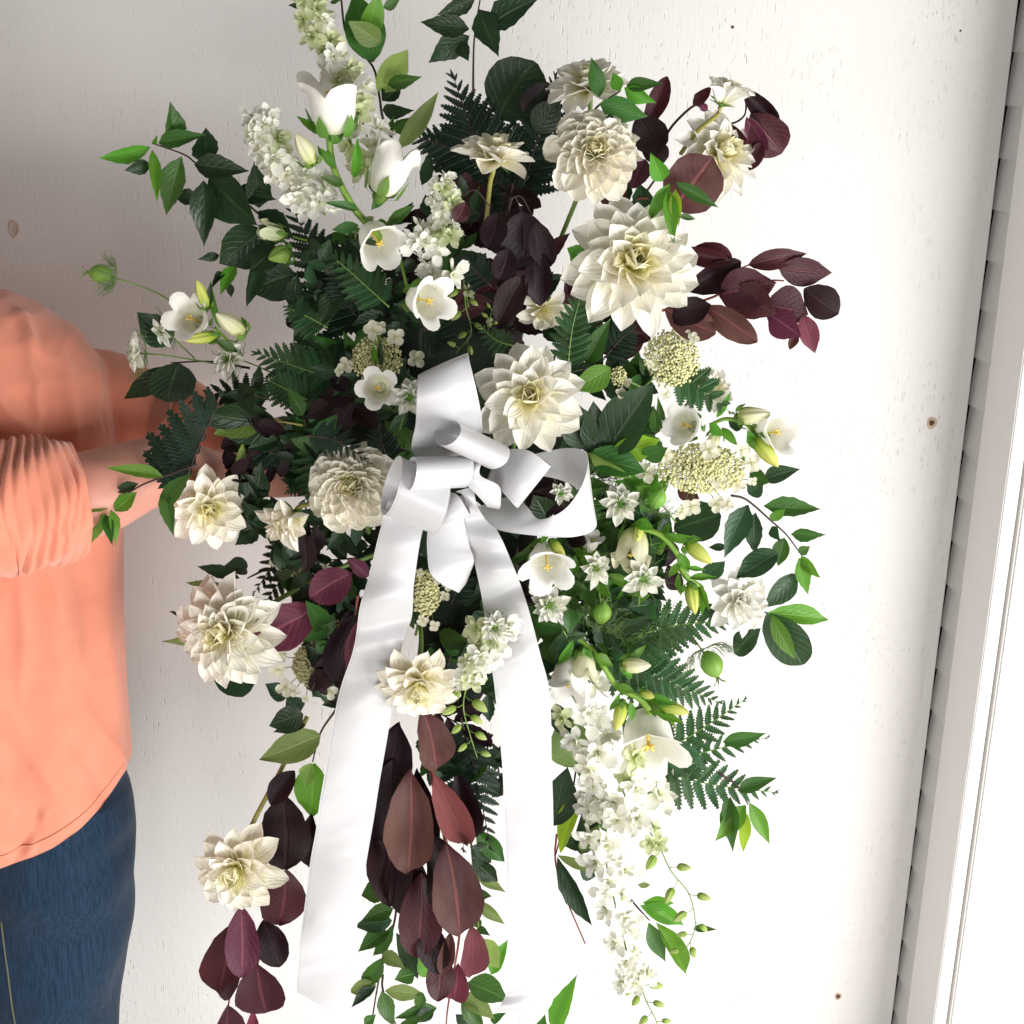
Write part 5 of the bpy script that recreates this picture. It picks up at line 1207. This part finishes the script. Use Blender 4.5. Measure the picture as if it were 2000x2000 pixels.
# ---- lacecap clusters
random.seed(23)
lacecap('lacecap cluster with round cream florets above the open star bell', 736, 702, 50, 46, .465, 250, [(729, 645, 20), (773, 658, 19), (813, 702, 19), (674, 714, 17), (662, 726, 10), (742, 640, 14)], bead=6.6, stem=[(760, 780, .41)])
lacecap('pale yellow lacecap under the largest dahlia', 1312, 700, 54, 56, .47, 300, [(1270, 712, 9), (1340, 655, 12), (1355, 660, 12), (1300, 770, 11)], bead=7.4, stem=[(1250, 760, .44), (1215, 750, .43)])
lacecap('small lacecap sprig with two white florets beside the lime leaf', 1208, 735, 17, 20, .475, 46, [(1224, 747, 11), (1213, 768, 12)], bead=5.4, stem=[(1260, 760, .44)])
lacecap('wide creamy lacecap at the right with white florets on its rim', 1368, 915, 86, 48, .455, 430, [(1262, 925, 22), (1300, 890, 16), (1468, 905, 20), (1448, 880, 18), (1470, 940, 10), (1385, 880, 22), (1400, 935, 20), (1440, 945, 18), (1400, 985, 18), (1350, 990, 20), (1330, 1000, 16), (1420, 985, 14)], bead=7.6, stem=[(1330, 1010, .42)])
lacecap('small lacecap between the ribbon tails under the short ribbon end', 832, 1158, 28, 46, .535, 150, [(858, 1128, 15), (876, 1142, 14), (868, 1165, 11), (826, 1212, 13), (848, 1222, 12), (820, 1118, 9)], bead=7.2, stem=[(812, 1240, .47)])
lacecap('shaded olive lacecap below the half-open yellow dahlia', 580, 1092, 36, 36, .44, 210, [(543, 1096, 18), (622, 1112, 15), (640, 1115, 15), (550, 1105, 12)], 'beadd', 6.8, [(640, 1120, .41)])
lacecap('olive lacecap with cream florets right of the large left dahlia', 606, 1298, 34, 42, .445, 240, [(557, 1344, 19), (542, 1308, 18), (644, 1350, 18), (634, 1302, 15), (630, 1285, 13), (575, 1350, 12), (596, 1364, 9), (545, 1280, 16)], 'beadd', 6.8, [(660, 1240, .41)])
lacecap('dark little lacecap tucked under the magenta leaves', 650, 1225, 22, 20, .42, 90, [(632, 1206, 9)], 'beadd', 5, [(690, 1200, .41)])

# ================================================================== satin bow
def ribmat():
    mt, nt, b, o = nodes('white_satin_ribbon')
    u, v = uvx(nt)
    edge = ramp(nt, mth(nt, 'ABSOLUTE', mth(nt, 'SUBTRACT', u, .5)), [(.455, 0), (.475, 1), (.5, .4)])
    tc = N(nt, 'ShaderNodeTexCoord'); nz = N(nt, 'ShaderNodeTexNoise'); nz.inputs['Scale'].default_value = 14; nz.inputs['Detail'].default_value = 2; nt.links.new(tc.outputs['Object'], nz.inputs[0])
    n2 = N(nt, 'ShaderNodeTexNoise'); n2.inputs['Scale'].default_value = 1400; nt.links.new(tc.outputs['Object'], n2.inputs[0])
    b.inputs['Base Color'].default_value = (.62, .62, .635, 1); b.inputs['Roughness'].default_value = .30
    b.inputs['Specular IOR Level'].default_value = .5; b.inputs['Sheen Weight'].default_value = .25; b.inputs['Anisotropic'].default_value = .4
    bp = N(nt, 'ShaderNodeBump'); bp.inputs['Strength'].default_value = .35; bp.inputs['Distance'].default_value = .003
    nt.links.new(mth(nt, 'ADD', mth(nt, 'ADD', mth(nt, 'MULTIPLY', nz.outputs[0], 1.2), mth(nt, 'MULTIPLY', edge, .22)), mth(nt, 'MULTIPLY', n2.outputs[0], .05)), bp.inputs['Height'])
    nt.links.new(bp.outputs[0], b.inputs['Normal'])
    add_translucent(nt, b, o, (.7, .7, .7), .08)
    return mt
M['rib'] = ribmat()
random.seed(29)
bow = thing('ribbon_bow', 'large white satin bow with two long hanging tails on the front of the spray', 'bow', at(890, 960, .55))
def strip(name, rows, bulge=0.0, wob=0.0, n=7, nu=6):
    """rows: (ax, ay, ad, bx, by, bd) both edges of the ribbon"""
    A = catmull([at(r[0], r[1], r[2]) for r in rows], n); B = catmull([at(r[3], r[4], r[5]) for r in rows], n)
    V, U = [], []
    for j in range(len(A)):
        for i in range(nu+1):
            u = i/nu; p = A[j].lerp(B[j], u) + BACK*(bulge*math.sin(math.pi*u) + wob*math.sin(j*.55+u*2.2)*.5 + wob*.4*math.sin(j*.23+1+u*4))
            V.append(p-bow.location); U.append((u, j/len(A)))
    Fc = [(j*(nu+1)+i, j*(nu+1)+i+1, (j+1)*(nu+1)+i+1, (j+1)*(nu+1)+i) for j in range(len(A)-1) for i in range(nu)]
    return link(name, mesh(name, V, Fc, M['rib'], U), bow)
def loop(cx, cy, d, u, v, e, t0=0, t1=360, n=30, ns=6, name='loop', pinch=0.0):
    """elliptic ribbon loop: centre of the near opening, half axes u and v (px, px, m) and ribbon width vector e (px, px, m)"""
    V, U, Fc = [], [], []
    for j in range(n+1):
        t = math.radians(t0+(t1-t0)*j/n); cu, sv = math.cos(t), math.sin(t)
        for i in range(ns+1):
            s = i/ns; k = 1-pinch*s
            V.append(at(cx+(u[0]*cu+v[0]*sv)*k+e[0]*s, cy+(u[1]*cu+v[1]*sv)*k+e[1]*s, d+(u[2]*cu+v[2]*sv)*k+e[2]*s)-bow.location); U.append((s, j/n))
    for j in range(n):
        for i in range(ns): Fc.append((j*(ns+1)+i, j*(ns+1)+i+1, (j+1)*(ns+1)+i+1, (j+1)*(ns+1)+i))
    return link(name, mesh(name, V, Fc, M['rib'], U), bow)
# tails
strip('tail', [(762, 970, .555, 838, 1005, .56), (748, 1012, .558, 824, 1045, .565), (724, 1110, .555, 809, 1136, .565), (703, 1188, .55, 804, 1204, .56), (690, 1270, .548, 784, 1268, .558), (662, 1353, .545, 767, 1377, .55), (636, 1498, .54, 746, 1500, .545), (620, 1600, .535, 728, 1612, .54), (605, 1690, .53, 709, 1729, .54), (588, 1820, .53, 697, 1812, .535), (581, 1890, .53, 688, 1890, .535), (578, 1940, .53, 683, 1990, .53)], .004, .006, 9)
strip('tail', [(905, 960, .54, 938, 985, .55), (900, 1020, .545, 974, 1041, .555), (918, 1068, .548, 997, 1092, .565), (935, 1136, .55, 1016, 1140, .572), (947, 1204, .555, 1034, 1195, .575), (957, 1280, .56, 1056, 1280, .572), (966, 1345, .56, 1074, 1359, .562), (980, 1483, .555, 1078, 1500, .55), (985, 1600, .55, 1081, 1612, .545), (989, 1720, .55, 1083, 1730, .545), (992, 1850, .55, 1080, 1850, .545), (990, 1940, .55, 1074, 1930, .545), (965, 1972, .545, 1050, 1978, .54)], .003, .007, 9)
# short folded end below the knot
strip('short_end', [(838, 1020, .545, 905, 1010, .545), (834, 1050, .55, 917, 1066, .55), (835, 1085, .558, 924, 1085, .555), (840, 1118, .566, 925, 1100, .556), (862, 1140, .568, 920, 1115, .545), (896, 1158, .562, 910, 1140, .535)], .004, .0, 8)
# loops: back ones first
loop(765, 948, .575, (16, -58, 0), (14, 4, .032), (96, 44, .012), 0, 360, pinch=.12)
strip('loop', [(860, 905, .545, 940, 885, .54), (806, 885, .565, 942, 835, .565), (812, 826, .585, 938, 798, .585), (814, 770, .592, 926, 742, .592), (816, 735, .578, 914, 694, .578), (818, 742, .555, 916, 700, .555), (830, 800, .53, 930, 780, .53)], .008, .0, 8)
strip('loop', [(1005, 965, .545, 932, 990, .55), (1031, 991, .58, 955, 1022, .58), (1050, 1013, .595, 985, 1038, .595), (1078, 1009, .605, 1070, 1048, .605), (1110, 988, .605, 1125, 1048, .605), (1138, 945, .59, 1163, 1032, .59), (1149, 900, .565, 1161, 1000, .565), (1141, 881, .535, 1148, 975, .535), (1110, 875, .51, 1112, 945, .51), (1060, 883, .50, 1060, 930, .50), (1000, 900, .50, 1000, 930, .50)], .0, .0, 8)
strip('loop', [(948, 945, .55, 965, 905, .55), (959, 942, .575, 985, 880, .575), (985, 965, .60, 1032, 880, .602), (1008, 990, .605, 1073, 909, .606), (1012, 985, .585, 1072, 905, .586), (985, 960, .56, 1040, 890, .556), (955, 935, .545, 985, 900, .54)], .006, .0, 7)
loop(802, 925, .605, (5, -33, 0), (11, 0, .028), (112, -4, -.012), 0, 360, pinch=.05)
loop(874, 846, .612, (21, -20, 0), (16, 14, .030), (96, 46, -.024), 0, 360, pinch=.0)
strip('loop', [(838, 1000, .565, 872, 960, .565), (850, 1015, .585, 895, 968, .59), (872, 1030, .588, 917, 1004, .592), (880, 1012, .57, 915, 985, .57), (875, 985, .55, 905, 965, .55)], .003, .0, 6)
strip('knot', [(900, 890, .56, 930, 870, .56), (905, 915, .60, 940, 900, .602), (908, 942, .608, 938, 928, .61), (930, 965, .606, 975, 950, .606), (948, 985, .592, 978, 985, .59), (950, 990, .57, 975, 995, .57)], .004, .0, 7)
strip('knot', [(890, 960, .585, 925, 950, .59), (905, 968, .59, 930, 985, .592), (910, 990, .57, 935, 1000, .57)], .003, .0, 6)
for me_o in bow.children: me_o.data.polygons.foreach_set('use_smooth', [True]*len(me_o.data.polygons))

# unique labels
for lb, us in USED.items():
    if len(us) > 1 and len({g for _, g in us}) != 1 or (len(us) > 1 and us[0][1] is None): print('DUPLICATE LABEL', lb, us[:3])
print('objects', len(bpy.data.objects), 'tris', sum(len(m_.polygons)*2 for m_ in bpy.data.meshes))
